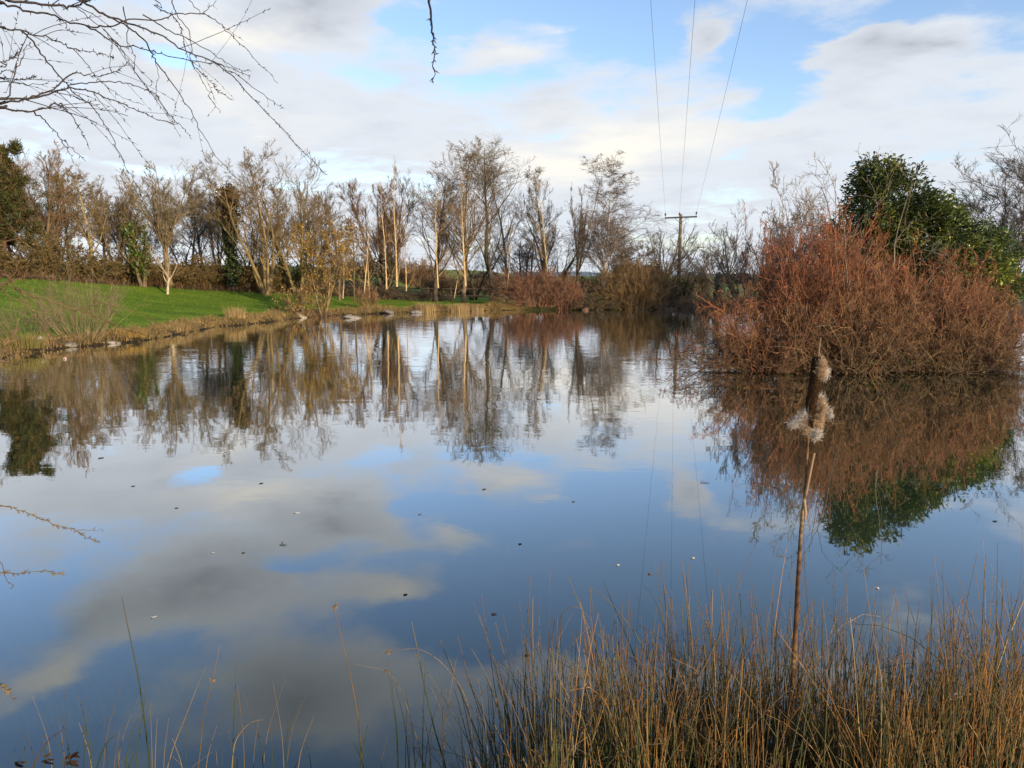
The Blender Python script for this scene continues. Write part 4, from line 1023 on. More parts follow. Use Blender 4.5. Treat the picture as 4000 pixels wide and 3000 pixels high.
    br([(210, 685), (270, 740), (330, 795), (380, 860), (440, 910), (530, 995)], 3.6, 3.9, .006, .002, twigs=.4)
    br([(380, 860), (395, 900), (430, 950), (455, 1005)], 3.75, 3.9, .004, .0018, twigs=.3)
    br([(640, 90), (760, 150), (860, 220), (930, 310), (960, 380), (1040, 480), (1110, 580), (1180, 680), (1220, 780), (1280, 880), (1350, 990), (1445, 1085)], 3.8, 4.4, .008, .002, twigs=.25)
    br([(760, 40), (780, 150), (790, 260), (830, 350), (830, 460)], 3.8, 3.9, .005, .0018, twigs=.4)
    br([(640, 180), (720, 260), (780, 350), (830, 430), (900, 530), (960, 600), (1050, 720)], 3.9, 4.1, .005, .0018, twigs=.3)
    br([(880, 90), (1000, 160), (1100, 215), (1180, 250), (1280, 310), (1370, 370), (1460, 420), (1550, 440)], 4.0, 4.4, .006, .002, twigs=.4)
    br([(1060, -30), (1070, 40), (1090, 90), (1160, 180), (1180, 290), (1180, 380), (1240, 480), (1290, 570), (1320, 640), (1360, 685)], 4.0, 4.3, .005, .0018, twigs=.25)
    br([(860, -60), (960, 40), (1060, 90), (1110, 160), (1130, 250), (1180, 380), (1270, 470), (1350, 560), (1425, 615)], 4.0, 4.4, .0055, .0018, trunk_z=4.9, twigs=.25)
    br([(1130, -40), (1200, 40), (1250, 80), (1290, 50), (1320, 25), (1335, 0)], 4.2, 4.3, .004, .002, twigs=.4)
    br([(1290, 370), (1400, 430), (1500, 490), (1600, 570), (1680, 625), (1755, 670)], 4.2, 4.4, .005, .0018, twigs=.3)
    br([(-60, 480), (0, 480), (60, 490), (150, 490), (210, 475)], 3.6, 3.8, .006, .002, trunk_z=3.1, twigs=.8)
    br([(-30, 505), (100, 510), (200, 525), (300, 515)], 3.6, 3.8, .005, .002, twigs=.8)
    br([(40, 605), (80, 500), (120, 400), (160, 310), (190, 260)], 3.5, 3.6, .006, .002, twigs=.6)
    br([(-60, 410), (0, 385), (60, 360), (110, 330), (140, 270)], 3.5, 3.6, .006, .002, trunk_z=3.2, twigs=1.0)
    br([(-60, 470), (0, 460), (40, 440), (90, 430), (110, 390)], 3.5, 3.6, .005, .002, twigs=1.0)
    br([(470, 40), (560, 120), (640, 180), (690, 270), (680, 400), (700, 450)], 3.8, 3.9, .004, .0016, twigs=.2)
    br([(300, 10), (350, 80), (400, 150), (430, 190), (460, 212)], 3.6, 3.7, .004, .0018, twigs=.4)
    br([(960, 380), (975, 450), (965, 560), (968, 655)], 4.0, 4.0, .003, .0016, twigs=.5)
    br([(440, 295), (510, 360), (560, 430), (600, 480), (690, 560), (760, 600), (890, 650)], 3.8, 4.0, .004, .0016, twigs=.4)
    br([(380, 545), (450, 590), (530, 630), (620, 670), (740, 690)], 3.7, 3.9, .004, .0016, twigs=.5)
    # lower boughs, warmer light put into their colour
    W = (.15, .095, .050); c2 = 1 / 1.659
    br([(-120, 1020), (0, 1080), (150, 1150), (300, 1200), (480, 1255), (600, 1290), (700, 1335), (800, 1375), (900, 1410), (940, 1425)], 3.2, 3.7, .009, .0022, W, c2, 450, trunk_z=2.2, twigs=.25)
    br([(480, 1255), (570, 1240), (680, 1225), (800, 1250), (900, 1285), (1000, 1335), (1085, 1380)], 3.45, 3.8, .0055, .0018, W, c2, 450, twigs=.2)
    br([(420, 1240), (470, 1330), (500, 1420), (520, 1500), (530, 1600), (530, 1730), (534, 1800)], 3.4, 3.5, .005, .0018, W, c2, 450, twigs=.25)
    br([(-100, 1000), (0, 1020), (100, 1090), (160, 1180), (210, 1280), (300, 1400), (330, 1510), (360, 1610)], 3.2, 3.4, .006, .0018, W, c2, 450, trunk_z=2.3, twigs=.4)
    br([(-60, 1130), (0, 1100), (60, 1080), (160, 1050), (260, 1042), (340, 1040)], 3.2, 3.4, .006, .0018, W, c2, 450, trunk_z=2.25, twigs=.6)
    br([(-80, 1100), (0, 1125), (80, 1190), (170, 1240), (250, 1290), (330, 1400), (380, 1460)], 3.2, 3.4, .005, .0018, W, c2, 450, twigs=.6)
    br([(-60, 1600), (0, 1560), (50, 1480), (90, 1430), (110, 1390)], 3.0, 3.1, .005, .0018, W, c2, 450, trunk_z=1.8, twigs=.5)
    br([(-80, 1200), (0, 1120), (50, 1080), (90, 1030), (130, 900), (125, 800), (60, 700)], 3.1, 3.3, .0045, .0016, W, c2, 450, twigs=.7)
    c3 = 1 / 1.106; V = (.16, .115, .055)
    br([(-160, 150), (-10, 188), (60, 205), (150, 240), (250, 280), (330, 300), (390, 340), (430, 356)], 2.9, 3.2, .0055, .0018, V, c3, 1800, trunk_z=1.7, twigs=.0, buds=1.3)
    br([(330, 300), (390, 301), (445, 298)], 3.1, 3.15, .003, .0015, V, c3, 1800, twigs=0)
    br([(-160, 480), (-10, 483), (100, 480), (200, 480), (270, 486)], 2.8, 3.0, .005, .0018, V, c3, 1800, trunk_z=1.5, twigs=0, buds=1.3)
    br([(-40, 380), (0, 430), (30, 510), (55, 550)], 2.8, 2.9, .004, .0016, V, c3, 1800, twigs=0)
    br([(-80, 920), (0, 965), (30, 1000), (62, 1030)], 2.6, 2.7, .004, .0016, V, c3, 1800, trunk_z=1.3, twigs=0)
    # a bough crossing high over the picture with one twig hanging into it
    br([(-800, -900), (200, -800), (1000, -500), (1500, -300), (1668, -160), (1676, -20), (1684, 80), (1690, 150), (1693, 200), (1690, 260), (1686, 322)], 3.0, 2.6, .018, .0019, (.03, .025, .025), 1.0, 0, trunk_z=5.0, twigs=0, buds=.45)
overhang()

# ================================================================== NEAR BANK: bulrush, rushes
def cattail():
    Y = 2.55; z0 = gz(at(3090, 2650, Y)[0], Y)
    A = lambda px, py, y=Y: at(px, py, y)
    foot = A(3085, 2900); O = (foot[0], Y, min(z0, .05))
    root = empty('bulrush', O, 'tall brown bulrush with a bursting fluffy seed head standing above the rushes', 'bulrush')
    def poly(px, col, rr, k=8, name=None, mat=M_RUSH, parent=root, n=5, y=Y):
        P = np.array([A(a, b, y) for a, b in px]); mb = MB(); E = P
        Q = [P[0]]; X = np.concatenate([[2 * P[0] - P[1]], P, [2 * P[-1] - P[-2]]]); RR = [rr[0]]; cg = isinstance(col, list); CC = [np.array(col[0])] if cg else None
        for i in range(1, len(X) - 2):
            for u in np.linspace(0, 1, n)[1:]:
                a, b, c, d = X[i - 1], X[i], X[i + 1], X[i + 2]; Q.append(.5 * (2 * b + (c - a) * u + (2 * a - 5 * b + 4 * c - d) * u * u + (3 * b - a - 3 * c + d) * u ** 3)); RR.append(rr[i - 1] + (rr[i] - rr[i - 1]) * u); cg and CC.append((np.array(col[i - 1]) * (1 - u) + np.array(col[i]) * u) * rng.choice([1, .45, 1.25, .8]))
        if cg: RR = np.array(RR) * (1 + .05 * rng.standard_normal(len(RR)))
        tubes(mb, [np.array(Q)], [RR], k, np.array(CC)[None] if cg else col, True); return mb.build(name, mat, parent, origin=O)
    s = Y / FPX
    poly([(3078, 3050), (3082, 2850), (3095, 2640), (3108, 2450), (3118, 2250), (3130, 2060), (3143, 1930), (3152, 1800), (3160, 1680), (3163, 1655)], [(.25, .15, .06), (.27, .15, .06), (.28, .16, .065), (.09, .042, .018), (.11, .05, .02), (.29, .18, .085), (.17, .08, .032), (.24, .13, .055), (.20, .10, .04), (.18, .09, .035)], [.0085, .0085, .0083, .0080, .0072, .0062, .0052, .0042, .0038, .0038], name='stem', mat=M_BLOTCH, n=14)
    sh = poly([(3097, 2640), (3108, 2450), (3120, 2220), (3133, 2020), (3146, 1935)], [(.30, .17, .07), (.10, .045, .02), (.13, .06, .025), (.33, .21, .10), (.18, .085, .035)], [.0098, .0093, .0082, .0069, .0055], name='leaf_sheath', mat=M_BLOTCH, n=16)
    poly([(3146, 1940), (3158, 1880), (3172, 1810), (3181, 1770)], (.36, .23, .11), [.0055, .0052, .0048, .0042], name='broken_leaf', y=Y - .012)
    poly([(3141, 1950), (3146, 2000), (3145, 2038)], (.40, .25, .11), [.006, .005, .003], name='broken_leaf', y=Y - .02)
    poly([(3198, 1396), (3199, 1372), (3203, 1345), (3207, 1318)], (.26, .18, .10), [.0030, .0024, .0018, .0010], name='spike')
    # the seed head, bulged at its top where it is bursting
    mb = MB(); hp = [(3163, 1668), (3162, 1655), (3164, 1630), (3168, 1590), (3173, 1550), (3179, 1510), (3185, 1475), (3190, 1445), (3195, 1415), (3197, 1400), (3197, 1394)]
    rr = np.array([4, 12, 17, 19, 19, 18, 18, 20, 21, 15, 3]) * s
    P = np.array([A(*q) for q in hp]); tubes(mb, [P], [rr], 20, (.075, .042, .022)); 
    n = 5200; f = rng.uniform(.2, len(P) - 1.3, n); i = f.astype(int); w = (f - i)[:, None]
    c = P[i] * (1 - w) + P[i + 1] * w; rc = rr[i] * (1 - w[:, 0]) + rr[i + 1] * w[:, 0]; a = rng.uniform(0, 2 * pi, n)
    d = np.stack([np.cos(a), np.sin(a), .25 * rng.standard_normal(n)], 1)
    b0 = c + d * rc[:, None] * .96
    patch = np.sin(a * 3 + c[:, 2] * 40) + np.sin(a * 5 - c[:, 2] * 90)
    cc = np.where((patch > .8)[:, None], np.array([.16, .075, .03]), np.array([.055, .033, .02]))
    tubes(mb, np.stack([b0, b0 + d * .004], 1), np.tile([[.0011, .0003]], (n, 1)), 3, cc * np.clip(1 + .3 * rng.standard_normal((n, 1)), .4, 1.7))
    hd = mb.build('seed_head', M_FLUFF, root, origin=O)
    # tufts of seed fluff
    def fluff(cpx, rx, ry, dirv, n, cols, ln=.018, y=Y):
        c = A(*cpx, y); u = norm(rng.standard_normal((n, 3))) * (rng.uniform(0, 1, (n, 1)) ** .8) * 1.25
        tilt = math.radians(dirv); X = u[:, 0] * rx * s; Z = u[:, 2] * ry * s
        p = c + np.stack([X * math.cos(tilt) - Z * math.sin(tilt), u[:, 1] * min(rx, ry) * s, X * math.sin(tilt) + Z * math.cos(tilt)], 1)
        d = norm(rng.standard_normal((n, 3)) + 1.1 * norm(p - c)); m = p + d * ln * .5 + rng.standard_normal((n, 3)) * .003; e = p + d * ln * rng.uniform(.5, 1.3, (n, 1)) + rng.standard_normal((n, 3)) * .005
        cidx = rng.integers(0, len(cols), n)
        mb = MB(); tubes(mb, np.stack([p, m, e], 1), np.tile([[.0007, .0005, .0003]], (n, 1)), 3, np.array(cols)[cidx])
        mb.build('fluff', M_FLUFF, hd, origin=O)
    TANF = [(.74, .53, .32), (.82, .65, .46), (.62, .40, .22)]; WH = [(.88, .83, .77), (.85, .77, .68), (.78, .66, .55)]
    fluff((3207, 1438), 14, 34, 4, 2600, TANF, .008, Y - .012); fluff((3228, 1462), 9, 20, 0, 140, WH, .016, Y - .008)
    fluff((3206, 1585), 14, 26, 20, 1500, TANF, .009, Y - .008); fluff((3224, 1606), 28, 8, -40, 800, WH, .014)
    fluff((3206, 1560), 10, 10, 0, 250, WH, .016)
    fluff((3195, 1645), 15, 30, -12, 1500, TANF, .010); fluff((3183, 1690), 17, 20, 20, 700, WH, .015)
    fluff((3138, 1626), 28, 9, 46, 900, WH, .014); fluff((3112, 1650), 22, 9, 25, 380, WH, .020); fluff((3138, 1640), 13, 18, 0, 800, [(.45, .30, .2), (.6, .45, .33)], .010)
    fluff((3150, 1675), 9, 16, 0, 500, TANF, .010)
cattail()

GRN = (.048, .080, .018); GRD = (.030, .050, .015); STR = (.36, .185, .055); RST = (.24, .108, .032); PAL = (.46, .29, .11)
def rush_mass():
    n = 7600
    px = 1850 + (4300 - 1850) * rng.uniform(0, 1, n) ** .80; Y = rng.uniform(2.0, 3.15, n)
    x = (px - 2000) / FPX * Y * 1.06
    clump = np.clip(.5 + .55 * np.sin(x * 7.3 + 1) * np.cos(Y * 6 + x * 2) + .3 * np.sin(x * 17), 0, 1.15)
    z = ground_z(x, Y)
    edge = np.clip((px - 1850) / 350, 0, 1)
    ht = rng.choice([0, 1], n, p=[.86, .14])
    h = (.64 + .38 * clump) * (.62 + .38 * edge) * rng.uniform(.65, 1.12, n) + ht * rng.uniform(.05, .32, n) - np.clip(z, -.3, .5) * .9
    low = rng.uniform(0, 1, n) < .46; h = np.where(low, h * rng.uniform(.36, .74, n), h)
    h = np.maximum(h, .2)
    k = 9; a = rng.uniform(0, 2 * pi, n); ln = rng.exponential(.17, n) + .03
    ln = np.where(rng.uniform(0, 1, n) < .12, ln + .35, ln); d = np.stack([np.cos(a) * ln, np.sin(a) * ln * .7, np.ones(n)], 1); pts = np.empty((n, k, 3)); p = np.stack([x, Y, np.minimum(z, .02) - .03 + np.maximum(z, 0)], 1); pts[:, 0] = p
    bend = np.where(rng.uniform(0, 1, n) < .24, rng.uniform(-.6, -.12, n), rng.uniform(-.09, .05, n))
    for s in range(1, k):
        d = norm(d); d[:, 2] += bend * (s / k) ; d = norm(d + .022 * rng.standard_normal((n, 3))); p = p + d * (h / (k - 1))[:, None]; pts[:, s] = p
    kind = np.where(low & (rng.uniform(0, 1, n) < .6), rng.integers(0, 2, n), np.where(rng.uniform(0, 1, n) < np.interp(px, [1900, 2500, 3100, 3500], [.42, .26, .10, .12]), rng.integers(0, 2, n), rng.choice(5, n, p=[.30, .14, .29, .22, .05]))); C0 = np.array([GRN, GRD, STR, RST, PAL])[kind]
    C0 = C0 * np.clip(1 + .25 * rng.standard_normal((n, 1)), .5, 1.7)
    t = np.linspace(0, 1, k)[None, :, None]
    tip = np.where((kind < 2)[:, None], np.array([.20, .13, .055]), np.array([.30, .20, .10]))
    base = np.where((kind < 2)[:, None], C0, C0 * .8)
    c = np.where((kind < 2)[:, None, None], base[:, None] * (1 - t ** 3) + tip[:, None] * t ** 3, base[:, None] * (1 - t) + C0[:, None] * t)
    r = np.where(kind < 2, .0034, .0026) * rng.uniform(.6, 1.35, n)
    mb = MB(); tubes(mb, pts, r[:, None] * np.linspace(1, .3, k)[None], 4, c)
    # seed clusters and broken tips near some stem heads
    sel = rng.integers(0, n, 260); q = pts[sel, -2]; m = 7
    cen = np.repeat(q, m, 0) + rng.standard_normal((len(sel) * m, 3)) * .006
    leaves(mb, cen, .010, .3, jit((.26, .16, .07), len(cen), .3), 0, fold=False)
    tag(mb.build('rushes', M_RUSH), kind='stuff')
rush_mass()

def single_rush(pts, Y, r, col, tip=None, label=None, head=None, group=None, k=5):
    P = np.array([at(a, b, Y + (0 if len(c) == 0 else c[0])) for a, b, *c in pts]); base = P[0]
    E = np.concatenate([[2 * P[0] - P[1]], P, [2 * P[-1] - P[-2]]]); Q = [P[0]]
    for i in range(1, len(E) - 2):
        for u in np.linspace(0, 1, 6)[1:]:
            a, b, c, d = E[i - 1], E[i], E[i + 1], E[i + 2]; Q.append(.5 * (2 * b + (c - a) * u + (2 * a - 5 * b + 4 * c - d) * u * u + (3 * b - a - 3 * c + d) * u ** 3))
    Q = np.array(Q); n = len(Q); t = np.linspace(0, 1, n)[:, None]
    col, tip = [None if q is None else np.array(q) * (.62 if q[0] > .13 else .85) for q in (col, tip)]
    c = np.array(col)[None] * (1 - t ** 2) + np.array(tip if tip is not None else col)[None] * t ** 2
    mb = MB(); tubes(mb, [Q], [r * (1 - .72 * t[:, 0])], 6, c[None])
    if head:
        for hp in head:
            h0 = at(*hp, Y); m = 14; d = norm(rng.standard_normal((m, 3)) + [.5, 0, .1]); L = rng.uniform(.004, .013, m)[:, None]
            tubes(mb, np.stack([np.tile(h0, (m, 1)), h0 + d * L, h0 + d * L * 1.5 + [0, 0, -.004]], 1), np.tile([[.0008, .0014, .0005]], (m, 1)), 4, jit((.22, .135, .06), m, .3))
    o = mb.build('rush_stem', M_RUSH, origin=tuple(base))
    return tag(o, label, 'rush', group)
u = 1 / 1.106
c7 = lambda L: [(a * u, 1800 + b * u) for a, b in L]
single_rush(c7([(655, 1500), (645, 1300), (625, 1130), (600, 950), (570, 800), (545, 680), (527, 590)]), 2.75, .0046, (.035, .065, .022), (.16, .12, .06), 'tallest dark green rush stem tapering to a brown tip')
single_rush(c7([(1570, 1500), (1560, 1250), (1545, 1100), (1520, 960), (1495, 850), (1465, 720), (1442, 630)]), 2.75, .0032, (.26, .165, .07), (.26, .15, .06), 'tall straw coloured rush stem topped by a ragged seed tuft', [(1312, 2365), (1306, 2372)])
single_rush(c7([(1940, 1500), (1925, 1330), (1880, 1170), (1840, 1000), (1810, 850), (1790, 750), (1778, 695)]), 2.75, .0042, (.035, .070, .024), (.30, .26, .16), 'dark green rush stem with a pale tip beside the arching dry one')
single_rush(c7([(2045, 1500), (2040, 1250), (2030, 1090), (2000, 1000), (1950, 920), (1880, 850), (1800, 813), (1700, 822), (1628, 843)]), 2.7, .0026, (.38, .26, .13), (.26, .20, .12), 'dry rush stem arching right over toward open water', [(1520, 2542)])
single_rush(c7([(1850, 1400), (1800, 1200), (1770, 1100), (1740, 1010), (1700, 940), (1660, 905), (1590, 890), (1508, 872)]), 2.75, .0022, (.36, .25, .12), (.28, .21, .12), 'bent dry rush leaning onto the seed-topped stem', [(1505, 2618)])
single_rush(c7([(410, 1450), (390, 1280), (370, 1150), (355, 1070), (335, 1010)]), 2.7, .0026, GRN, (.15, .12, .06), 'short green rush next to the tallest dark green stem')
single_rush(c7([(585, 1450), (590, 1290), (610, 1150), (625, 1030), (625, 960)]), 2.7, .0026, GRN, (.12, .11, .06), 'green rush crossing the foot of the tallest dark stem')
single_rush(c7([(700, 1420), (745, 1250), (800, 1110), (850, 980), (890, 890)]), 2.7, .0028, (.40, .28, .14), (.40, .29, .15), 'pale dry rush slanting across the green stems')
single_rush(c7([(1003, 1500), (1007, 1250), (1012, 1080), (1018, 950), (1020, 850)]), 2.72, .0028, GRN, (.14, .12, .07), 'straight green rush standing beside the brown-tipped pair')
single_rush(c7([(840, 1480), (865, 1250), (880, 1100), (910, 980), (935, 870), (950, 790)]), 2.72, .0028, (.20, .13, .055), (.35, .24, .12), 'rust brown rush with a frayed tip, tallest of its small clump', [(826, 2655)])
single_rush(c7([(1000, 1350), (1015, 1220), (1060, 1150), (1100, 1125), (1137, 1118)]), 2.7, .0026, (.42, .30, .15), (.42, .30, .15), 'short pale rush hooked over at the top')
single_rush(c7([(415, 1340), (440, 1260), (470, 1210), (505, 1180)]), 2.6, .0030, (.04, .06, .02), (.10, .085, .04), 'dark green leaf blade curving out beside the withered bramble')
single_rush(c7([(1240, 1500), (1240, 1300), (1243, 1200), (1245, 1110)]), 2.7, .0024, GRN, (.14, .10, .05), 'lone green rush in the gap before the seed-topped stem')
single_rush(c7([(1240, 1300), (1260, 1170), (1300, 1060), (1340, 985)]), 2.75, .0020, (.22, .17, .10), (.24, .19, .11), 'thin grey rush slanting up out of the lone green one')
single_rush(c7([(1560, 1330), (1570, 1240), (1588, 1145)]), 2.65, .0030, GRN, (.10, .09, .05), 'short green rush at the foot of the seed-topped stem')
single_rush([(2305, 3050), (2290, 2700), (2300, 2500), (2308, 2300)], 2.9, .0034, (.20, .135, .06), (.26, .18, .09), 'thick dark rush stem rising straight over the left end of the dense rushes')
single_rush([(2230, 3000), (2205, 2700), (2190, 2480), (2195, 2400), (2250, 2370), (2310, 2420)], 2.9, .0028, (.10, .08, .035), (.30, .21, .10), 'rush stem bent into a hook over the dense rushes')
single_rush([(2000, 3050), (1960, 2800), (1900, 2640), (1840, 2530)], 2.8, .0026, (.36, .25, .12), (.34, .24, .12), 'dry rush leaning out of the dense rushes toward the arching stem')
single_rush([(3180, 2600), (3150, 2300), (3140, 2110), (3142, 2060)], 2.7, .0018, (.20, .14, .08), (.22, .16, .09), 'hair-thin rush right behind the bulrush stem')
single_rush([(2780, 3010), (2900, 2880), (3010, 2760), (3110, 2670)], 2.4, .0026, (.40, .28, .13), (.44, .32, .16), 'long fallen dry stem lying diagonally across the dense rushes')
# the thin scatter of plain stems along the left edge of the water
g2 = 'plain rush stems scattered along the near water edge'
for i in range(74):
    px = rng.choice([rng.uniform(30, 420), rng.uniform(420, 1120), rng.uniform(1120, 1500), rng.uniform(1500, 1950)], p=[.18, .42, .12, .28])
    Y = rng.uniform(2.5, 2.95); top = rng.uniform(2640, 2960) if px < 1500 else rng.uniform(2560, 2940)
    dx = rng.normal(0, 45); kd = rng.choice(4, p=[.36, .22, .24, .18])
    c = [GRN, GRD, (.38, .26, .12), (.22, .14, .06)][kd]; tp = [(.14, .12, .06), (.13, .11, .06), (.36, .25, .12), (.28, .19, .09)][kd]
    single_rush([(px, 3080), (px + dx * .25, 3080 - (3080 - top) * .5), (px + dx, top)], Y, rng.uniform(.0015, .0027), c, tp, 'thin plain rush stem among its like along the near water edge', group=g2)
# withered bramble shoot at the lower corner
def bramble_shoot():
    P = np.array([at(a * u, 1800 + b * u, 2.5) for a, b in [(140, 1330), (160, 1285), (185, 1240), (215, 1200), (270, 1165)]]); O = tuple(P[0] - [0, 0, .25])
    root = empty('bramble_shoot', O, 'withered brown bramble shoot with curled leaves in the lower corner by the rushes', 'plant')
    P = np.concatenate([[np.array(O)], P]); mb = MB(); tubes(mb, [P], [[.003, .0028, .0025, .002, .0017, .001]], 6, (.10, .055, .03)); mb.build('stem', M_RUSH, root, origin=O)
    for (a, b), dv in (((185, 1300), (1, 0, .1)), ((290, 1300), (1, 0, .2)), ((70, 1312), (1, 0, -.05)), ((300, 1290), (.6, 0, .7))):
        c = at(a * u, 1800 + b * u, 2.5); mb = MB(); m = 5
        leaves(mb, c + rng.standard_normal((m, 3)) * .008, .034, .35, jit((.06, .035, .02), m, .2), 0, np.tile([dv], (m, 1)) * 3.0); mb.build('leaf', M_DRYLEAF, root, origin=O)
bramble_shoot()

# ------------------------------------------------------------------ small things afloat
def flake(px, py, w, col, label, name='floating_leaf', cat='leaf', stick=False, asp=.7):
    p = wl(px, py); mb = MB(); k = 10; a = np.linspace(0, 2 * pi, k, endpoint=False) + rng.uniform(0, 1)
    r = w / 2 * (1 + .22 * rng.standard_normal(k) * .8)
    if stick:
        q = np.array([[-w / 2, 0, .004], [-w / 6, .02, .012], [w / 5, -.01, .006], [w / 2, .02, .010]]); tubes(mb, [q], [[.005, .007, .006, .003]], 6, col, True)
        tubes(mb, [[[-w / 6, .02, .012], [-w / 3, .06, .04]]], [[.005, .002]], 5, col)
    else:
        top = np.stack([np.cos(a) * r, np.sin(a) * r * asp, .006 + .004 * np.sin(a * 2)], 1); bot = top - [0, 0, .004]
        v = np.concatenate([top, bot, [[0, 0, .010], [0, 0, .001]]]); j = np.arange(k); n_ = (j + 1) % k
        mb.add(v, np.stack([j, j + k, n_ + k, n_], 1), np.concatenate([np.stack([j, n_, 0 * j + 2 * k], 1), np.stack([n_ + k, j + k, 0 * j + 2 * k + 1], 1)]), col)
    o = mb.build(name, M_DRYLEAF, smooth=False); o.location = (p[0], p[1], .002); o.scale = (.75, .75, .5); tag(o, label, cat)
flake(2412, 2208, .042, (.8, .78, .72), 'round white petal afloat on the dark blue water, roundest of the pale ones')
flake(2706, 2180, .056, (.78, .68, .58), 'cream torn leaf afloat on the water just past the round white petal')
flake(3427, 2298, .052, (.8, .76, .72), 'pale curled leaf afloat on the water past the bulrush stem')
flake(2755, 1887, .16, (.22, .16, .12), 'forked brown twig afloat below the wire reflections', 'floating_twig', 'twig', True)
flake(2032, 2126, .05, (.02, .018, .016), 'black curled leaf afloat in the middle of the pond')
flake(1583, 2324, .042, (.02, .022, .02), 'flat dark leaf afloat on the reflection of the cloud edge')
flake(1158, 2004, .09, (.75, .74, .70), 'white feather scrap afloat at the lower edge of the cloud reflection', 'floating_feather', 'feather', asp=.3)
flake(830, 2160, .045, (.62, .60, .55), 'tiny pale seed scrap afloat beside the dark cloud reflection')
flake(1020, 1889, .07, (.05, .045, .04), 'small dark leaf afloat well out on the pale reflection')
flake(1892, 1912, .07, (.25, .16, .13), 'small reddish leaf standing on edge on the water in the middle')
flake(1105, 2130, .08, (.05, .045, .04), 'thin dark twig scrap afloat above the dark cloud reflection', 'floating_twig', 'twig', True)
flake(3310, 2166, .08, (.06, .05, .045), 'short dark twig afloat just beyond the bulrush stem', 'floating_twig', 'twig', True)
flake(3885, 2037, .06, (.04, .04, .04), 'little dark leaf afloat near the pale sky reflection by the frame edge')
flake(600, 2410, .06, (.55, .53, .5), 'small grey leaf afloat in the shadowy near reflections')
for i_, (fx, fy, fw, lb_) in enumerate([(690, 1985, .05, 'speck of brown leaf afloat above the dark reflected cloud'), (1640, 2010, .05, 'speck of dark leaf afloat in the pale reflection at mid pond'), (2240, 1960, .05, 'speck of tan leaf afloat short of the white birch reflection'), (3030, 1905, .07, 'pinkish leaf afloat between the forked twig and the bulrush'), (2540, 2243, .05, 'drab pinkish leaf afloat on the wire reflections'), (3120, 2160, .05, 'dull red leaf afloat right behind the bulrush stem'), (950, 2160, .035, 'pinhead white speck afloat on the grey reflected cloud'), (1930, 2400, .05, 'pinkish brown leaf afloat at the edge of the blue reflection'), (2060, 2560, .045, 'dull leaf afloat close in by the rushes'), (520, 1900, .06, 'brown twig end afloat below the reflected treetops')]):
    flake(fx, fy, fw, [(.12, .08, .05), (.30, .19, .15), (.20, .14, .09)][i_ % 3], lb_)
flake(395, 1790, .10, (.12, .09, .06), 'brown leaf afloat off the strawy bank')

# ================================================================== LIGHT, SKY, CAMERA
SUN_AZ, SUN_EL = R(138), R(13)          # azimuth clockwise from +Y: behind the camera, to the right
sv = Vector((math.sin(SUN_AZ) * math.cos(SUN_EL), math.cos(SUN_AZ) * math.cos(SUN_EL), math.sin(SUN_EL)))
ld = bpy.data.lights.new('sun', 'SUN'); ld.energy = 5.0; ld.angle = R(.6); ld.color = (1.0, .80, .56)
lo = bpy.data.objects.new('sun', ld); COL.objects.link(lo); lo.rotation_euler = sv.to_track_quat('Z', 'Y').to_euler(); lo.location = (20, -20, 20)

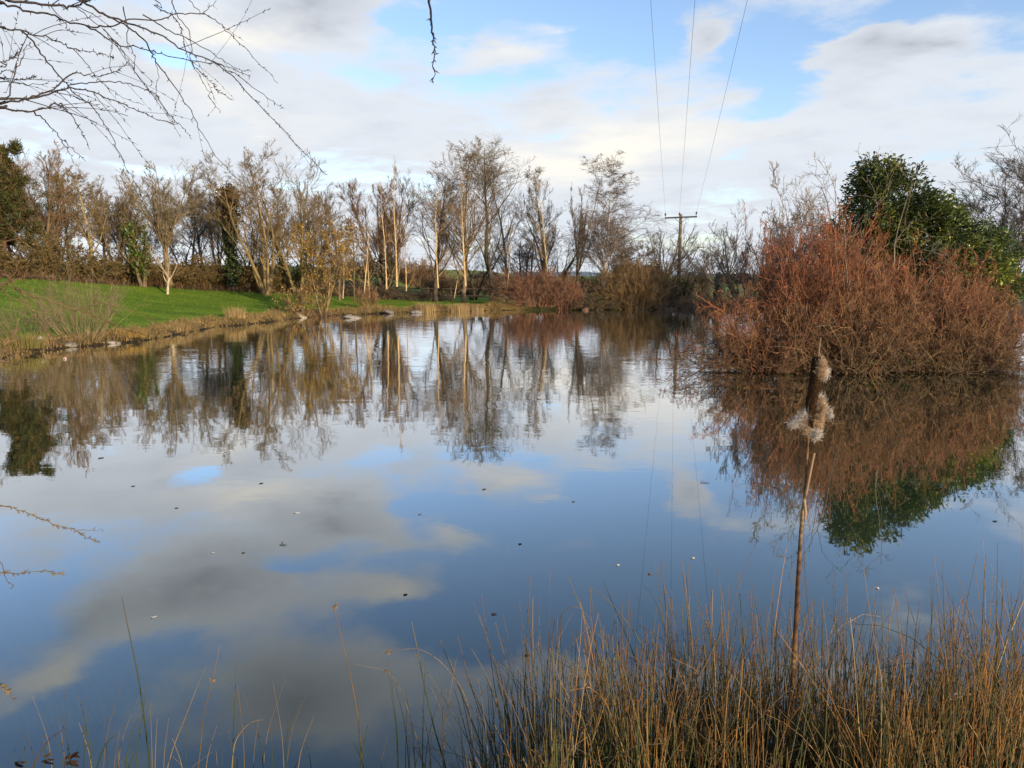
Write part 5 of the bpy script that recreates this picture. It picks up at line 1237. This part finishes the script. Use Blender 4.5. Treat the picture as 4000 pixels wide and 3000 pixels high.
def world():
    w = bpy.data.worlds.new('World'); sc.world = w; w.use_nodes = True; nt = w.node_tree; nt.nodes.clear(); g = NT(nt)
    out = g.n('ShaderNodeOutputWorld'); bg = g.n('ShaderNodeBackground'); bg.inputs['Strength'].default_value = .13
    sky = g.n('ShaderNodeTexSky', sky_type='NISHITA'); sky.sun_disc = False; sky.sun_elevation = SUN_EL; sky.sun_rotation = SUN_AZ
    sky.air_density = 1.0; sky.dust_density = .6; sky.ozone_density = 2.0
    tc = g.n('ShaderNodeTexCoord'); D = tc.outputs['Generated']
    s = g.n('ShaderNodeSeparateXYZ'); g.link(D, s.inputs[0])
    az = g.math('ARCTAN2', s.outputs[0], s.outputs[1]); el = g.math('ARCSINE', s.outputs[2])
    # cloud texture on a flat layer overhead, so it flattens toward the horizon
    inv = g.math('DIVIDE', 1.0, g.math('ADD', g.math('MAXIMUM', s.outputs[2], 0.0), .10))
    cl = g.n('ShaderNodeVectorMath', operation='SCALE'); g.link(D, cl.inputs[0]); g.link(inv, cl.inputs['Scale'])
    fb = g.noise(cl.outputs[0], 1.15, 7, .56, .25); fb2 = g.noise(cl.outputs[0], 3.1, 6, .6, .1); wn = g.noise(cl.outputs[0], 1.7, 5, .58)
    wsep = g.n('ShaderNodeSeparateColor'); g.link(wn.outputs['Color'], wsep.inputs[0])
    W = .14
    du = g.math('MULTIPLY_ADD', g.math('SUBTRACT', wsep.outputs[0], .5), W * 1.6, az); dv = g.math('MULTIPLY_ADD', g.math('SUBTRACT', wsep.outputs[1], .5), W, el)
    uv = g.n('ShaderNodeCombineXYZ'); g.link(du, uv.inputs[0]); g.link(dv, uv.inputs[1])
    def ang(px, py, refl=False):
        d = ray(px, py); d = d / np.linalg.norm(d)
        if refl: d[2] = -d[2]
        return math.atan2(d[0], d[1]), math.asin(d[2])
    def blobs(L):
        acc = 0.0
        for px, py, rx, ry, rot, amp, *rf in L:
            u0, v0 = ang(px, py, bool(rf))
            mp = g.n('ShaderNodeMapping', vector_type='TEXTURE'); g.link(uv.outputs[0], mp.inputs['Vector'])
            mp.inputs['Location'].default_value = (u0, v0, 0); mp.inputs['Rotation'].default_value = (0, 0, R(rot)); mp.inputs['Scale'].default_value = (rx / FPX * 1.35, ry / FPX * 1.35, 1)
            gr = g.n('ShaderNodeTexGradient', gradient_type='QUADRATIC_SPHERE'); g.link(mp.outputs[0], gr.inputs['Vector'])
            acc = g.math('MULTIPLY_ADD', gr.outputs['Fac'], amp, acc)
        return acc
    cover = blobs(COVER); grey = blobs(GREYS); cream = blobs(CREAMS)
    base = g.rng(el, R(4), R(27), .74, .34)
    cov = g.math('ADD', g.math('ADD', base, cover), g.math('MULTIPLY', g.math('SUBTRACT', fb.outputs['Fac'], .5), 1.25))
    cov = g.math('ADD', cov, g.math('MULTIPLY', g.math('SUBTRACT', fb2.outputs['Fac'], .5), .75))
    mask = g.rng(cov, .34, .70)
    gf = g.math('ADD', grey, g.math('MULTIPLY', g.rng(fb2.outputs['Fac'], .42, .75), .2)); gf = g.math('MINIMUM', g.math('MAXIMUM', gf, 0.0), 1.0)
    cc = g.mix(gf, CLOUD_WHITE, CLOUD_GREY)
    cf = g.math('MINIMUM', g.math('MAXIMUM', cream, 0.0), 1.0)
    cc = g.mix(cf, cc, CLOUD_CREAM)
    lowpale = g.rng(el, R(-1), R(7), .75, 0.0)
    skyc = g.mix(1.0, sky.outputs[0], SKY_GAIN, 'MULTIPLY')
    skyc = g.mix(lowpale, skyc, LOW_SKY)
    c = g.mix(mask, skyc, cc)
    g.link(c, bg.inputs['Color']); g.link(bg.outputs[0], out.inputs['Surface'])
SKY_GAIN = (1.95, 1.85, 1.95, 1)
CLOUD_WHITE = (5.5, 5.85, 6.35, 1); CLOUD_GREY = (3.1, 3.3, 3.75, 1); CLOUD_CREAM = (7.5, 7.15, 6.4, 1); LOW_SKY = (4.6, 5.5, 6.5, 1)
COVER = [(900, 330, 800, 260, 0, .5), (2000, 200, 420, 130, 5, .45), (2450, 600, 700, 170, 0, .5), (3300, 560, 900, 120, 5, .22), (2230, 70, 130, 50, 0, .3), (1300, 20, 400, 110, 0, .8), (3390, 200, 170, 140, 0, 1.3), (2790, 90, 150, 110, 0, 1.0), (3700, 120, 260, 80, 0, .3),
         (1750, 60, 250, 90, 0, -.5), (1560, 60, 120, 60, 0, -.4), (2520, 120, 420, 150, 0, -.55), (3030, 260, 230, 220, 0, -.75), (2950, 590, 260, 70, 10, -.4), (3500, 60, 200, 80, 0, -.55), (3250, 80, 120, 70, 0, -.3), (600, 180, 180, 100, 0, -.6), (2900, 640, 260, 60, 0, -.3), (1850, 330, 200, 60, 0, -.25), (2780, 930, 500, 90, 0, -.3),
         (700, 2330, 560, 170, -8, .9, 1), (1500, 2300, 320, 90, 8, .45, 1), (250, 2640, 260, 130, 0, .5, 1), (1250, 2750, 420, 200, 0, .7, 1), (150, 2850, 250, 120, 0, -.6, 1), (2550, 2330, 750, 200, 0, -.95, 1), (1800, 2480, 360, 120, 10, -.8, 1), (1800, 2060, 200, 60, 0, .4, 1), (1050, 2200, 300, 50, 0, -.35, 1), (3500, 2450, 400, 160, 0, .25, 1)]
GREYS = [(1270, 10, 340, 100, 0, .85), (3390, 190, 200, 140, 10, .8), (3000, 230, 140, 50, -20, .3), (2790, 90, 160, 120, 0, .5), (820, 250, 330, 80, 0, .25), (450, 280, 260, 60, 0, .2), (2000, 330, 300, 60, 0, .16), (3600, 230, 140, 70, 0, .7),
         (750, 2300, 560, 140, -8, 1.0, 1), (1150, 2740, 500, 260, 0, 1.1, 1), (650, 1930, 200, 50, 0, .3, 1), (250, 2480, 200, 90, 0, .7, 1)]
CREAMS = [(2350, 590, 640, 150, 8, 1.25), (750, 330, 300, 90, -15, .6), (2000, 160, 220, 70, 0, .4), (1100, 480, 260, 60, -10, .35), (250, 2660, 240, 90, 0, .5, 1), (950, 1975, 340, 60, 4, .9, 1), (1600, 2330, 280, 70, 8, .7, 1), (2080, 2080, 200, 60, 0, .6, 1)]
world()

cd = bpy.data.cameras.new('camera'); co = bpy.data.objects.new('camera', cd); COL.objects.link(co)
cd.sensor_width = 36; cd.lens = 36 * FPX / 4000; cd.clip_start = .05; cd.clip_end = 5000
co.location = (0, 0, CAMH); co.rotation_euler = (pi / 2 - PITCH, 0, 0)
sc.camera = co
sc.view_settings.view_transform = 'Standard'; sc.view_settings.look = 'None'; sc.view_settings.exposure = .15; sc.view_settings.gamma = 1
sc.cycles.max_bounces = 6; sc.cycles.diffuse_bounces = 2; sc.cycles.glossy_bounces = 3; sc.cycles.transmission_bounces = 3
